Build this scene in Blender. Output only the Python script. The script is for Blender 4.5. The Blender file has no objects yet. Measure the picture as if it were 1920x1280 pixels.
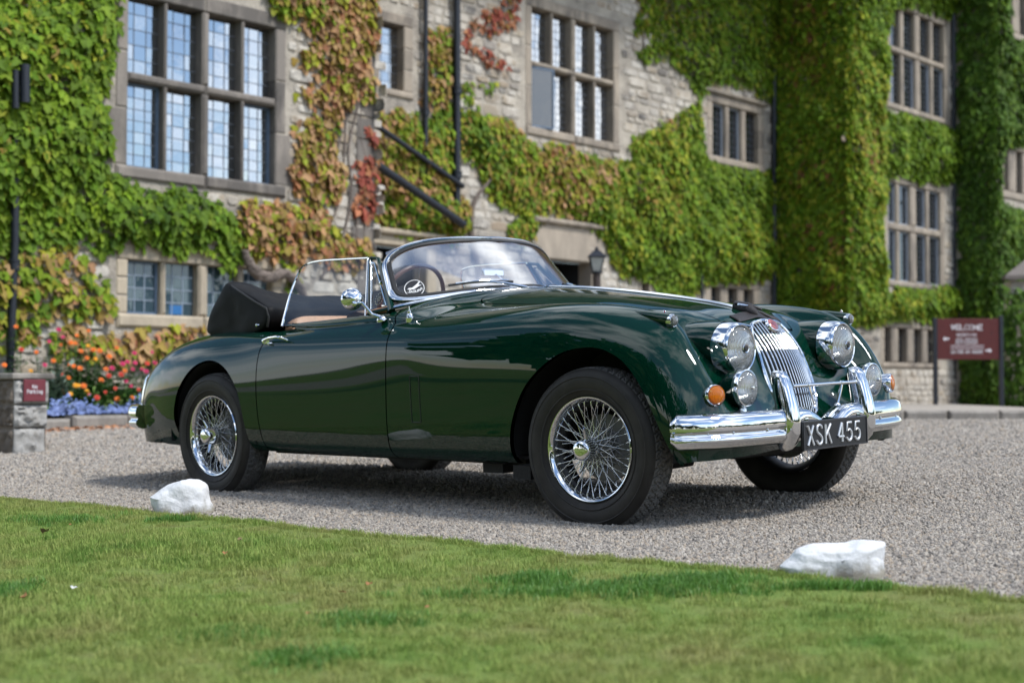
import bpy, math, random
import numpy as np
from mathutils import Matrix, Vector
random.seed(7); rng = np.random.default_rng(7)
PI = math.pi
scene = bpy.context.scene
col = scene.collection
# ------------------------------------------------------------------ camera
H = 0.703                                   # camera height above the ground right under it
F_PX = 2667.0                               # focal length in pixels of the 1920 wide photograph (50 mm)
HZ = 730.0                                  # row of the horizon
PITCH = math.atan((HZ - 640.0) / F_PX)
cam_d = bpy.data.cameras.new('camera'); cam = bpy.data.objects.new('camera', cam_d); col.objects.link(cam)
cam.location = (0, 0, H); cam.rotation_euler = (PI/2 + PITCH, 0, 0)
cam_d.sensor_width = 36.0; cam_d.lens = 36.0 * F_PX / 1920.0
cam_d.clip_start = 0.05; cam_d.clip_end = 2000
cam_d.dof.use_dof = True; cam_d.dof.focus_distance = 5.75; cam_d.dof.aperture_fstop = 2.6
scene.camera = cam
# ------------------------------------------------------------------ sky and sun
SUN_DIR = Vector((0.80, -0.42, 1.18)).normalized()
sun_el = math.asin(SUN_DIR.z); sun_az = math.atan2(SUN_DIR.x, SUN_DIR.y)
world = bpy.data.worlds.new('World'); scene.world = world; world.use_nodes = True
wt = world.node_tree; wt.nodes.clear()
def wn(t, **k):
    n = wt.nodes.new(t)
    for a, b in k.items(): setattr(n, a, b)
    return n
w_out = wn('ShaderNodeOutputWorld'); w_bg = wn('ShaderNodeBackground')
w_sky = wn('ShaderNodeTexSky', sky_type='NISHITA', sun_disc=False, sun_elevation=sun_el, sun_rotation=sun_az)
w_sky.air_density = 1.0; w_sky.dust_density = 0.15; w_sky.ozone_density = 2.2
w_tc = wn('ShaderNodeTexCoord'); w_map = wn('ShaderNodeMapping'); w_map.inputs['Scale'].default_value = (1, 1, 2.0)
w_n = wn('ShaderNodeTexNoise'); w_n.inputs['Scale'].default_value = 2.1; w_n.inputs['Detail'].default_value = 9; w_n.inputs['Roughness'].default_value = .58
w_r = wn('ShaderNodeValToRGB'); w_r.color_ramp.elements[0].position = .47; w_r.color_ramp.elements[1].position = .62
w_n2 = wn('ShaderNodeTexNoise'); w_n2.inputs['Scale'].default_value = 7; w_n2.inputs['Detail'].default_value = 6
w_c = wn('ShaderNodeMixRGB'); w_c.inputs[1].default_value = (7.0, 8.0, 9.4, 1); w_c.inputs[2].default_value = (14.5, 14.9, 15.4, 1)
w_mix = wn('ShaderNodeMixRGB')
L = wt.links.new
L(w_tc.outputs['Generated'], w_map.inputs['Vector']); L(w_map.outputs[0], w_n.inputs['Vector']); L(w_map.outputs[0], w_n2.inputs['Vector'])
L(w_n.outputs['Fac'], w_r.inputs['Fac']); L(w_n2.outputs['Fac'], w_c.inputs[0])
L(w_r.outputs['Color'], w_mix.inputs[0]); L(w_sky.outputs['Color'], w_mix.inputs[1]); L(w_c.outputs[0], w_mix.inputs[2])
L(w_mix.outputs[0], w_bg.inputs['Color']); w_bg.inputs['Strength'].default_value = 0.102
L(w_bg.outputs[0], w_out.inputs['Surface'])
sun_d = bpy.data.lights.new('sun', 'SUN'); sun = bpy.data.objects.new('sun', sun_d); col.objects.link(sun)
sun_d.energy = 2.1; sun_d.angle = math.radians(10); sun_d.color = (1, .965, .92)
sun.rotation_euler = SUN_DIR.to_track_quat('Z', 'Y').to_euler(); sun.location = (10, -6, 20)
scene.view_settings.view_transform = 'Standard'; scene.view_settings.look = 'None'
scene.view_settings.gamma = 1; scene.view_settings.use_curve_mapping = False
scene.view_settings.exposure = 0.82
scene.cycles.max_bounces = 8; scene.cycles.glossy_bounces = 5; scene.cycles.transparent_max_bounces = 12; scene.cycles.transmission_bounces = 8
scene.cycles.caustics_reflective = False; scene.cycles.caustics_refractive = False
scene.cycles.sample_clamp_indirect = 6

# ------------------------------------------------------------------ helpers
def tag(o, label=None, cat=None, group=None, kind=None):
    if label: o['label'] = label
    if cat: o['category'] = cat
    if group: o['group'] = group
    if kind: o['kind'] = kind
    return o
def empty(name, loc=(0, 0, 0), parent=None):
    o = bpy.data.objects.new(name, None); col.objects.link(o); o.location = loc; o.empty_display_size = .2
    if parent: o.parent = parent
    return o
def link(name, me, parent=None, loc=None):
    o = bpy.data.objects.new(name, me); col.objects.link(o)
    if parent: o.parent = parent
    if loc is not None: o.location = loc
    return o
class MB:
    """collects vertices and faces"""
    def __init__(s): s.v = []; s.f = []; s.m = []; s.n = None
    def add(s, V, Fs, mi=0):
        b = len(s.v); s.v.extend([tuple(map(float, p)) for p in V]); s.f.extend([tuple(int(i) + b for i in f) for f in Fs]); s.m.extend([mi] * len(Fs)); return s
    def box(s, c, h, R=None, mi=0):
        P = [Vector((sx*h[0], sy*h[1], sz*h[2])) for sx in (-1, 1) for sy in (-1, 1) for sz in (-1, 1)]
        if R is not None: P = [R @ p for p in P]
        P = [p + Vector(c) for p in P]
        return s.add(P, [(0,1,3,2),(4,6,7,5),(0,4,5,1),(2,3,7,6),(0,2,6,4),(1,5,7,3)], mi)
    def tube(s, path, r, n=10, cap=True, mi=0, flat=None):
        P = [Vector(p) for p in path]; m = len(P)
        rr = r if hasattr(r, '__len__') else [r] * m
        T = []
        for i in range(m):
            t = (P[min(i+1, m-1)] - P[max(i-1, 0)]); T.append(t.normalized())
        up = Vector((0, 0, 1)) if abs(T[0].z) < .9 else Vector((1, 0, 0))
        a = T[0].cross(up).normalized(); V = []
        for i in range(m):
            a = (a - T[i] * a.dot(T[i])).normalized(); b = T[i].cross(a)
            for k in range(n):
                q = 2*PI*k/n; fy = flat if flat else 1
                V.append(P[i] + a*math.cos(q)*rr[i] + b*math.sin(q)*rr[i]*fy)
        Fs = [(i*n+k, i*n+(k+1) % n, (i+1)*n+(k+1) % n, (i+1)*n+k) for i in range(m-1) for k in range(n)]
        if cap: Fs += [tuple(range(n))[::-1], tuple((m-1)*n+k for k in range(n))]
        return s.add(V, Fs, mi)
    def lathe(s, prof, o=(0, 0, 0), ax=(1, 0, 0), n=32, mi=0, close=False):
        """prof: list of (radius, height along ax)"""
        ax = Vector(ax).normalized(); o = Vector(o)
        a = ax.orthogonal().normalized(); b = ax.cross(a); V = []; m = len(prof)
        for r, h in prof:
            for k in range(n):
                q = 2*PI*k/n; V.append(o + ax*h + a*math.cos(q)*r + b*math.sin(q)*r)
        Fs = [(i*n+k, i*n+(k+1) % n, (i+1)*n+(k+1) % n, (i+1)*n+k) for i in range(m-1) for k in range(n)]
        if close: Fs += [((m-1)*n+k, (m-1)*n+(k+1) % n, (k+1) % n, k) for k in range(n)]
        return s.add(V, Fs, mi)
    def grid(s, G, closed_u=False, closed_v=False, mi=0):
        nu, nv = len(G), len(G[0]); V = [p for row in G for p in row]
        Fs = [(i*nv+j, ((i+1) % nu)*nv+j, ((i+1) % nu)*nv+(j+1) % nv, i*nv+(j+1) % nv)
              for i in range(nu if closed_u else nu-1) for j in range(nv if closed_v else nv-1)]
        return s.add(V, Fs, mi)
    def mesh(s, name, mat, smooth=True, auto=35):
        me = bpy.data.meshes.new(name); me.from_pydata(s.v, [], s.f)
        for mm in (mat if isinstance(mat, (list, tuple)) else [mat]): me.materials.append(mm)
        if any(s.m): me.polygons.foreach_set('material_index', s.m)
        me.polygons.foreach_set('use_smooth', [bool(smooth)] * len(s.f))
        me.update()
        if smooth and auto: me.set_sharp_from_angle(angle=math.radians(auto))
        return me
    def build(s, name, mat, parent=None, smooth=True, auto=35, bevel=0, seg=2):
        o = link(name, s.mesh(name, mat, smooth, auto), parent)
        if bevel:
            b = o.modifiers.new('bevel', 'BEVEL'); b.width = bevel; b.segments = seg; b.limit_method = 'ANGLE'; b.angle_limit = math.radians(40); b.harden_normals = False
        return o
# materials --------------------------------------------------------------
class NT:
    def __init__(s, name):
        s.m = bpy.data.materials.new(name); s.m.use_nodes = True; s.t = s.m.node_tree
        s.b = s.t.nodes['Principled BSDF']; s.out = s.t.nodes['Material Output']
    def n(s, t, ins=None, **k):
        x = s.t.nodes.new(t)
        for a, b in k.items(): setattr(x, a, b)
        for a, b in (ins or {}).items():
            if hasattr(b, 'is_linked') or isinstance(b, bpy.types.NodeSocket): s.t.links.new(b, x.inputs[a])
            else: x.inputs[a].default_value = b
        return x
    def l(s, a, b): s.t.links.new(a, b)
    def obj(s, scale=None):
        tc = s.n('ShaderNodeTexCoord'); o = tc.outputs['Object']
        if scale is not None:
            mp = s.n('ShaderNodeMapping'); mp.inputs['Scale'].default_value = scale; s.l(o, mp.inputs['Vector']); o = mp.outputs[0]
        return o
    def noise(s, vec, scale, detail=4, rough=.55):
        x = s.n('ShaderNodeTexNoise', {'Scale': scale, 'Detail': detail, 'Roughness': rough})
        if vec is not None: s.l(vec, x.inputs['Vector'])
        return x.outputs['Fac']
    def ramp(s, fac, stops):
        r = s.n('ShaderNodeValToRGB'); e = r.color_ramp.elements
        while len(e) < len(stops): e.new(.5)
        for x, (p, c) in zip(e, stops): x.position = p; x.color = (*c, 1) if len(c) == 3 else c
        s.l(fac, r.inputs['Fac']); return r.outputs['Color']
    def bump(s, h, st, dist=.01):
        b = s.n('ShaderNodeBump', {'Strength': st, 'Distance': dist}); s.l(h, b.inputs['Height']); s.l(b.outputs[0], s.b.inputs['Normal']); return b
    def mix(s, a, b, fac, bt='MIX'):
        x = s.n('ShaderNodeMix', data_type='RGBA', blend_type=bt)
        for sock, val in ((x.inputs[6], a), (x.inputs[7], b), (x.inputs[0], fac)):
            if isinstance(val, bpy.types.NodeSocket): s.l(val, sock)
            else: sock.default_value = val if not isinstance(val, tuple) or len(val) == 4 else (*val, 1)
        return x.outputs[2]
    def set(s, **k):
        for a, b in k.items():
            a = a.replace('_', ' ')
            if isinstance(b, bpy.types.NodeSocket): s.l(b, s.b.inputs[a])
            elif isinstance(b, tuple) and len(b) == 3: s.b.inputs[a].default_value = (*b, 1)
            else: s.b.inputs[a].default_value = b
        return s
def simple(name, c, rough=.5, metal=0, bump=0, bscale=60, var=.12, **k):
    t = NT(name); v = t.obj(); f = t.noise(v, bscale*.25, 4)
    lo = tuple(x*(1-var) for x in c); hi = tuple(min(1, x*(1+var)) for x in c)
    t.set(Base_Color=t.ramp(f, [(.3, lo), (.7, hi)]), Roughness=rough, Metallic=metal, **k)
    if bump: t.bump(t.noise(v, bscale, 5), bump)
    return t.m
# ------------------------------------------------------------------ car: materials
def paint_mat():
    t = NT('green_paint'); v = t.obj()
    f = t.noise(v, 3.0, 3)
    t.set(Base_Color=t.ramp(f, [(.3, (.0008, .0205, .0112)), (.7, (.0010, .0240, .0132))]), Roughness=.3, Specular_IOR_Level=0.0, Coat_Weight=1.0, Coat_Roughness=.012, Coat_IOR=1.5)
    dirt = t.noise(v, 700, 2)
    t.bump(dirt, .012, .001)
    return t.m
M_paint = paint_mat()
def chrome_mat():
    t = NT('chrome'); v = t.obj(); f = t.noise(v, 30, 5)
    t.set(Base_Color=(.70, .715, .73), Metallic=1.0, Roughness=t.ramp(f, [(.3, (.02,)*3), (.8, (.06,)*3)]))
    return t.m
M_chrome = chrome_mat()
M_steel = simple('brushed_steel', (.42, .42, .42), .38, 1.0)
def rubber_mat():
    t = NT('tyre_rubber'); v = t.obj(); f = t.noise(v, 14, 6); g = t.noise(v, 240, 3)
    c = t.ramp(f, [(.3, (.015, .0138, .0128)), (.75, (.034, .0305, .0275))])
    t.set(Base_Color=c, Roughness=.62, Specular_IOR_Level=.35); t.bump(g, .12, .002); return t.m
M_rubber = rubber_mat()
def tread_mat():  # paler than the sidewall: dust, plus light on the tread painted into the colour
    t = NT('lit_tread_rubber'); v = t.obj(); f = t.noise(v, 30, 5); g = t.noise(v, 260, 3)
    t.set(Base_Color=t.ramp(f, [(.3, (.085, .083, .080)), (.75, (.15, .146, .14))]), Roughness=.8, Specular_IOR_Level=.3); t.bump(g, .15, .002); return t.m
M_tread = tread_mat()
M_black = simple('black_underseal', (.008, .008, .008), .8, 0, .3, 90)
M_trim = simple('black_rubber_trim', (.012, .012, .012), .5)
def vinyl_mat():
    t = NT('hood_vinyl'); v = t.obj(); f = t.noise(v, 9, 5); g = t.noise(v, 420, 3)
    t.set(Base_Color=t.ramp(f, [(.3, (.0045, .0048, .0055)), (.75, (.008, .0085, .0098))]), Roughness=.6, Specular_IOR_Level=.16)
    t.bump(g, .25, .001); return t.m
M_vinyl = vinyl_mat()
M_leather = simple('tan_leather', (.46, .27, .16), .48, 0, .2, 120)
M_black_leather = simple('black_leather', (.016, .012, .012), .5, 0, .35, 160)
M_wood = simple('walnut', (.12, .05, .022), .3, 0, 0, 8, .4)
def glass_mat(name, tint=(.96, .98, .97), refl=.12, rough=0.0, k=1.0):
    t = NT(name); t.t.nodes.remove(t.b)
    tr = t.n('ShaderNodeBsdfTransparent', {'Color': (*tint, 1)}); gl = t.n('ShaderNodeBsdfGlossy', {'Roughness': rough, 'Color': (1, 1, 1, 1)})
    fr = t.n('ShaderNodeFresnel', {'IOR': 1.5}); mu = t.n('ShaderNodeMath', operation='MULTIPLY_ADD'); mu.inputs[1].default_value = k; mu.inputs[2].default_value = refl
    t.l(fr.outputs[0], mu.inputs[0]); mx = t.n('ShaderNodeMixShader'); t.l(mu.outputs[0], mx.inputs[0]); t.l(tr.outputs[0], mx.inputs[1]); t.l(gl.outputs[0], mx.inputs[2])
    t.l(mx.outputs[0], t.out.inputs['Surface']); return t.m
M_glass = glass_mat('window_glass', (.95, .97, .96), .005)
M_screen = glass_mat('windscreen_glass', (.96, .97, .96), .015, .16, .42)
def lens_mat(name, c, bump=1.0, scale=(1, 160, 30), trans=.9):
    t = NT(name); w = t.n('ShaderNodeTexWave', {'Scale': 1.0, 'Distortion': 0.0}, wave_type='BANDS', bands_direction='Y')
    t.l(t.obj(scale), w.inputs['Vector']); b = t.n('ShaderNodeBump', {'Strength': bump, 'Distance': .003}); t.l(w.outputs['Fac'], b.inputs['Height'])
    t.t.nodes.remove(t.b)
    tr = t.n('ShaderNodeBsdfTransparent', {'Color': (*c, 1)}); gl = t.n('ShaderNodeBsdfGlossy', {'Roughness': .03}); df = t.n('ShaderNodeBsdfDiffuse', {'Color': (*[x*.85 for x in c], 1)})
    t.l(b.outputs[0], gl.inputs['Normal']); t.l(b.outputs[0], df.inputs['Normal'])
    fr = t.n('ShaderNodeFresnel', {'IOR': 1.55}); t.l(b.outputs[0], fr.inputs['Normal'])
    m1 = t.n('ShaderNodeMixShader', {0: 1-trans}); t.l(tr.outputs[0], m1.inputs[1]); t.l(df.outputs[0], m1.inputs[2])
    m2 = t.n('ShaderNodeMixShader'); t.l(fr.outputs[0], m2.inputs[0]); t.l(m1.outputs[0], m2.inputs[1]); t.l(gl.outputs[0], m2.inputs[2])
    t.l(m2.outputs[0], t.out.inputs['Surface']); return t.m
M_lens = lens_mat('fluted_lens', (.95, .96, .95), .6, (1, 42, 1), .80)
M_amber = lens_mat('amber_lens', (.95, .26, .004), .5, (1, 60, 60), .45)
M_red = lens_mat('red_lens', (.45, .01, .01), .5, (1, 60, 60), .4)
def reflector_mat():
    t = NT('lamp_reflector'); v = t.obj(); w = t.n('ShaderNodeTexWave', {'Scale': 1.0, 'Distortion': 2.0}, wave_type='BANDS', bands_direction='Y'); t.l(t.obj((1, 45, 10)), w.inputs['Vector'])
    t.set(Base_Color=(.93, .94, .94), Metallic=1.0, Roughness=.14); t.bump(w.outputs['Fac'], .35, .004); return t.m
M_reflect = reflector_mat()
M_plate = simple('plate_black', (.007, .008, .011), .35)
M_letter = simple('plate_silver', (.62, .64, .66), .38, .6)
M_white_print = simple('white_print', (.75, .75, .75), .5)
M_sticker = simple('sticker_black', (.01, .011, .014), .4)
M_badge = simple('badge_enamel', (.36, .075, .06), .25, 0, 0, 90, .6, Coat_Weight=1.0)

# ------------------------------------------------------------------ car: the body surface
# one half of the body as a B-spline net: rows from tail to nose, ten guide lines from sill edge to centre line
def rw(X, pts): return [(X, y, z) for y, z in pts]
ROWS = [
 [(-3.15,.700,.245),(-3.24,.700,.245),(-3.32,.690,.245),(-3.38,.670,.245),(-3.43,.630,.245),(-3.46,.560,.250),(-3.48,.430,.250),(-3.50,.280,.250),(-3.51,.140,.250),(-3.51,0,.250)],
 [(-3.12,.700,.240),(-3.22,.715,.270),(-3.30,.712,.340),(-3.37,.695,.400),(-3.44,.645,.430),(-3.475,.570,.440),(-3.50,.430,.440),(-3.52,.280,.440),(-3.53,.140,.440),(-3.53,0,.440)],
 [(-3.09,.703,.238),(-3.17,.725,.285),(-3.23,.728,.420),(-3.29,.715,.540),(-3.34,.675,.600),(-3.365,.600,.620),(-3.40,.440,.620),(-3.43,.290,.630),(-3.45,.150,.640),(-3.45,0,.640)],
 [(-3.02,.705,.236),(-3.08,.740,.290),(-3.11,.755,.440),(-3.13,.745,.610),(-3.14,.705,.705),(-3.15,.615,.740),(-3.16,.455,.735),(-3.18,.300,.750),(-3.19,.150,.765),(-3.20,0,.770)],
 [(-2.90,.708,.234),(-2.92,.758,.290),(-2.93,.778,.450),(-2.93,.772,.640),(-2.93,.728,.760),(-2.93,.625,.805),(-2.93,.470,.805),(-2.93,.310,.820),(-2.93,.150,.835),(-2.93,0,.840)],
 rw(-2.65,[(.708,.230),(.765,.285),(.790,.455),(.785,.650),(.742,.785),(.640,.838),(.490,.850),(.320,.870),(.160,.885),(0,.890)]),
 rw(-2.40,[(.706,.228),(.765,.282),(.788,.455),(.784,.645),(.752,.768),(.690,.826),(.510,.863),(.330,.885),(.160,.900),(0,.905)]),
 rw(-2.12,[(.704,.226),(.762,.278),(.782,.450),(.780,.635),(.764,.748),(.734,.800),(.680,.856),(.360,.905),(.170,.920),(0,.925)]),
 rw(-1.80,[(.702,.225),(.760,.276),(.778,.450),(.777,.632),(.766,.748),(.734,.805),(.684,.864),(.370,.930),(.180,.945),(0,.950)]),
 rw(-1.48,[(.702,.225),(.760,.276),(.778,.450),(.778,.635),(.768,.752),(.736,.812),(.684,.876),(.390,.955),(.190,.970),(0,.975)]),
 rw(-1.18,[(.703,.225),(.762,.276),(.780,.450),(.782,.640),(.772,.765),(.722,.828),(.655,.897),(.405,.978),(.200,.990),(0,.995)]),
 rw(-1.02,[(.7035,.225),(.7635,.2765),(.783,.451),(.786,.644),(.772,.774),(.694,.845),(.590,.912),(.386,.968),(.196,.988),(0,.993)]),
 rw(-.86,[(.704,.225),(.765,.277),(.785,.452),(.788,.648),(.764,.790),(.664,.862),(.512,.918),(.360,.962),(.190,.985),(0,.990)]),
 rw(-.54,[(.706,.226),(.768,.280),(.790,.455),(.793,.655),(.758,.812),(.640,.877),(.480,.902),(.340,.937),(.180,.958),(0,.963)]),
 rw(-.25,[(.708,.228),(.770,.284),(.792,.458),(.794,.655),(.755,.820),(.635,.886),(.472,.870),(.335,.904),(.185,.920),(0,.925)]),
 rw(-.02,[(.710,.230),(.770,.288),(.790,.460),(.788,.645),(.748,.805),(.635,.876),(.495,.828),(.355,.864),(.195,.884),(0,.890)]),
 rw(.18,[(.712,.235),(.768,.292),(.782,.455),(.775,.625),(.738,.765),(.635,.842),(.500,.770),(.368,.832),(.205,.838),(0,.850)]),
 [(.33,.716,.240),(.34,.764,.295),(.345,.772,.430),(.345,.762,.570),(.345,.728,.690),(.345,.640,.778),(.310,.510,.705),(.275,.374,.778),(.305,.215,.770),(.300,0,.812)],
 [(.405,.722,.245),(.415,.758,.292),(.425,.762,.395),(.43,.748,.495),(.44,.712,.590),(.455,.640,.655),(.400,.515,.600),(.350,.376,.725),(.370,.205,.690),(.365,0,.735)],
 [(.435,.728,.248),(.448,.752,.285),(.462,.752,.350),(.475,.736,.420),(.495,.700,.480),(.525,.632,.525),(.500,.510,.490),(.430,.372,.555),(.440,.200,.545),(.435,0,.590)],
 [(.448,.730,.248),(.462,.748,.272),(.478,.742,.315),(.495,.724,.350),(.520,.690,.375),(.550,.620,.395),(.556,.500,.395),(.540,.360,.405),(.500,.200,.400),(.480,0,.410)],
 [(.450,.730,.250),(.464,.744,.258),(.480,.736,.262),(.498,.718,.264),(.518,.685,.264),(.540,.610,.266),(.546,.495,.268),(.535,.355,.270),(.500,.200,.272),(.480,0,.272)],
]
VALLEY = {6: (.605, .849), 7: (.712, .830), 8: (.711, .838), 9: (.711, .846), 10: (.696, .852), 11: (.658, .860), 12: (.598, .872), 13: (.566, .866), 14: (.560, .850), 15: (.560, .828), 16: (.565, .782)}
for i, r in enumerate(ROWS):                                                    # extra guide in the valley beside the wing crest
    a, b = np.array(r[5]), np.array(r[6]); k = (a+b)/2
    if i-1 in VALLEY: k[1:] = VALLEY[i-1]
    r.insert(6, tuple(k))
NET = np.array(ROWS); NR, NG = NET.shape[:2]
def pad_net(P):
    P = np.concatenate([P, P[:, -2:-1] * np.array([1, -1, 1])], 1)            # mirrored guide across the centre line
    P = np.concatenate([2*P[:, :1] - P[:, 1:2], P], 1)
    P = np.concatenate([2*P[:1] - P[1:2], P, 2*P[-1:] - P[-2:-1]], 0)
    return P
def bs(t): return np.stack([(1-t)**3, 3*t**3-6*t**2+4, -3*t**3+3*t**2+3*t+1, t**3], -1) / 6
def dbs(t): return np.stack([-(1-t)**2, 3*t**2-4*t, -3*t**2+2*t+1, t**2], -1) / 2
CTRL = NET.copy()
for _ in range(2):                                                             # pull control points so the surface nears the net
    Q = pad_net(CTRL); A = (Q[:-2]+4*Q[1:-1]+Q[2:])/6; A = (A[:, :-2]+4*A[:, 1:-1]+A[:, 2:])/6
    CTRL = CTRL + .72*(NET - A)
    CTRL[:, -1, 1] = 0
PADDED = pad_net(CTRL)
def surf(u, v, normal=True):
    u = np.clip(np.asarray(u, float), 0, NR-1-1e-9); v = np.clip(np.asarray(v, float), 0, NG-1-1e-9)
    i = np.floor(u).astype(int); j = np.floor(v).astype(int); bu = bs(u-i); bv = bs(v-j)
    loc = PADDED[(i[..., None, None]+np.arange(4)[:, None]), (j[..., None, None]+np.arange(4)[None, :])]
    P = np.einsum('...a,...b,...abk->...k', bu, bv, loc)
    if not normal: return P
    Du = np.einsum('...a,...b,...abk->...k', dbs(u-i), bv, loc); Dv = np.einsum('...a,...b,...abk->...k', bu, dbs(v-j), loc)
    N = np.cross(Du, Dv); N /= np.linalg.norm(N, axis=-1, keepdims=True)+1e-12
    return P, N
SU, SV = 14, 14
GU, GV = np.meshgrid(np.linspace(0, NR-1, (NR-1)*SU+1), np.linspace(0, NG-1, (NG-1)*SV+1), indexing='ij')
GP, GN = surf(GU, GV)
_s = np.sign(GN[150, 40, 1]); GN *= _s
def find_surf(X, Y=None, Z=None, side='top'):
    """nearest surface point (half Y>=0): top view by X, Y or side view by X, Z"""
    if Z is None: d = (GP[..., 0]-X)**2 + (GP[..., 1]-abs(Y))**2 + np.where(GP[..., 2] < .5, 1, 0)
    else: d = (GP[..., 0]-X)**2 + (GP[..., 2]-Z)**2 + np.where(GP[..., 1] < .55, 1, 0)
    k = np.unravel_index(np.argmin(d), d.shape); return GP[k].copy(), GN[k].copy()
def interp_curve(pts, n=12):
    """closed or open Catmull-Rom in 2-D"""
    P = np.array(pts, float); out = []
    Q = np.vstack([2*P[0]-P[1], P, 2*P[-1]-P[-2]])
    for i in range(1, len(Q)-2):
        p0, p1, p2, p3 = Q[i-1:i+3]
        for t in np.linspace(0, 1, n, endpoint=False):
            out.append(.5*((2*p1)+(-p0+p2)*t+(2*p0-5*p1+4*p2-p3)*t*t+(-p0+3*p1-3*p2+p3)*t**3))
    out.append(P[-1]); return np.array(out)
def poly_sd(poly, X, Z):
    """signed distance, positive inside"""
    shp = X.shape; p = np.stack([X.ravel(), Z.ravel()], 1); A = poly; B = np.roll(poly, -1, 0)
    best = np.full(len(p), 1e9); ins = np.zeros(len(p), bool)
    for a, b in zip(A, B):
        ab = b-a; t = np.clip(((p-a) @ ab)/(ab @ ab+1e-12), 0, 1); d = np.linalg.norm(p-a-t[:, None]*ab, axis=1); best = np.minimum(best, d)
        c = ((a[1] > p[:, 1]) != (b[1] > p[:, 1]))
        if abs(b[1]-a[1]) > 1e-12: ins ^= c & (p[:, 0] < (b[0]-a[0])*(p[:, 1]-a[1])/(b[1]-a[1])+a[0])
    return np.where(ins, best, -best).reshape(shp)
ARCH_F = interp_curve([(-.425,.10),(-.42,.238),(-.392,.382),(-.325,.513),(-.243,.598),(-.122,.672),(-.007,.698),(.103,.690),(.208,.636),(.295,.534),(.367,.394),(.43,.26),(.47,.10)])
ARCH_R = interp_curve([(-2.90,.10),(-2.895,.277),(-2.925,.396),(-2.868,.535),(-2.735,.648),(-2.575,.690),(-2.430,.650),(-2.322,.535),(-2.275,.36),(-2.262,.234),(-2.258,.10)])
DOOR = interp_curve([(-2.135,.12),(-2.138,.22),(-2.158,.42),(-2.160,.60),(-2.145,.72),(-2.105,.80),(-2.075,.93),(-1.9,1.1)], 8)
DOOR = np.vstack([DOOR, [(-1.20,1.1),(-1.185,.95)], interp_curve([(-1.205,.90),(-1.185,.86),(-1.166,.80),(-1.172,.60),(-1.186,.24),(-1.187,.12)], 8)])
def f_arch(P): return np.maximum(poly_sd(ARCH_F, P[..., 0], P[..., 2]), poly_sd(ARCH_R, P[..., 0], P[..., 2]))
def f_out(P): return np.where(P[..., 1] > .45, 1.0, -1.0)
def f_door(P): return np.minimum(poly_sd(DOOR, P[..., 0], P[..., 2]), P[..., 1]-.50)
def f_cockpit(P):
    X, Y, Z = P[..., 0], P[..., 1], P[..., 2]
    front = -1.005 - .30*(np.abs(Y)/.67)**2.1                                           # follows the screen base
    return np.minimum(np.minimum(X+2.46, front-X), np.minimum(.672-Y, Z-.55))
BON = []
def f_bonnet(P):
    X, Y, Z = P[..., 0], P[..., 1], P[..., 2]
    lim = np.interp(X, [-1.0, -.85, -.5, -.1, .15, .34], [.47, .535, .50, .485, .30, .20])
    dx = X+.875; r = .13
    c1 = np.minimum(lim-Y, dx)
    qx = np.minimum(dx-r, 0); qy = np.minimum(lim-Y-r, 0)
    corner = np.where((dx < r) & (lim-Y < r), r-np.hypot(qx, qy), c1)
    return np.minimum(np.minimum(corner, .335-X), Z-.6)
F_ARCH = np.minimum(f_arch(GP), np.where(GP[..., 1] > .40, 1, -1)*.02 + np.where(GP[..., 1] > .40, 1, 0)*1)
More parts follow.
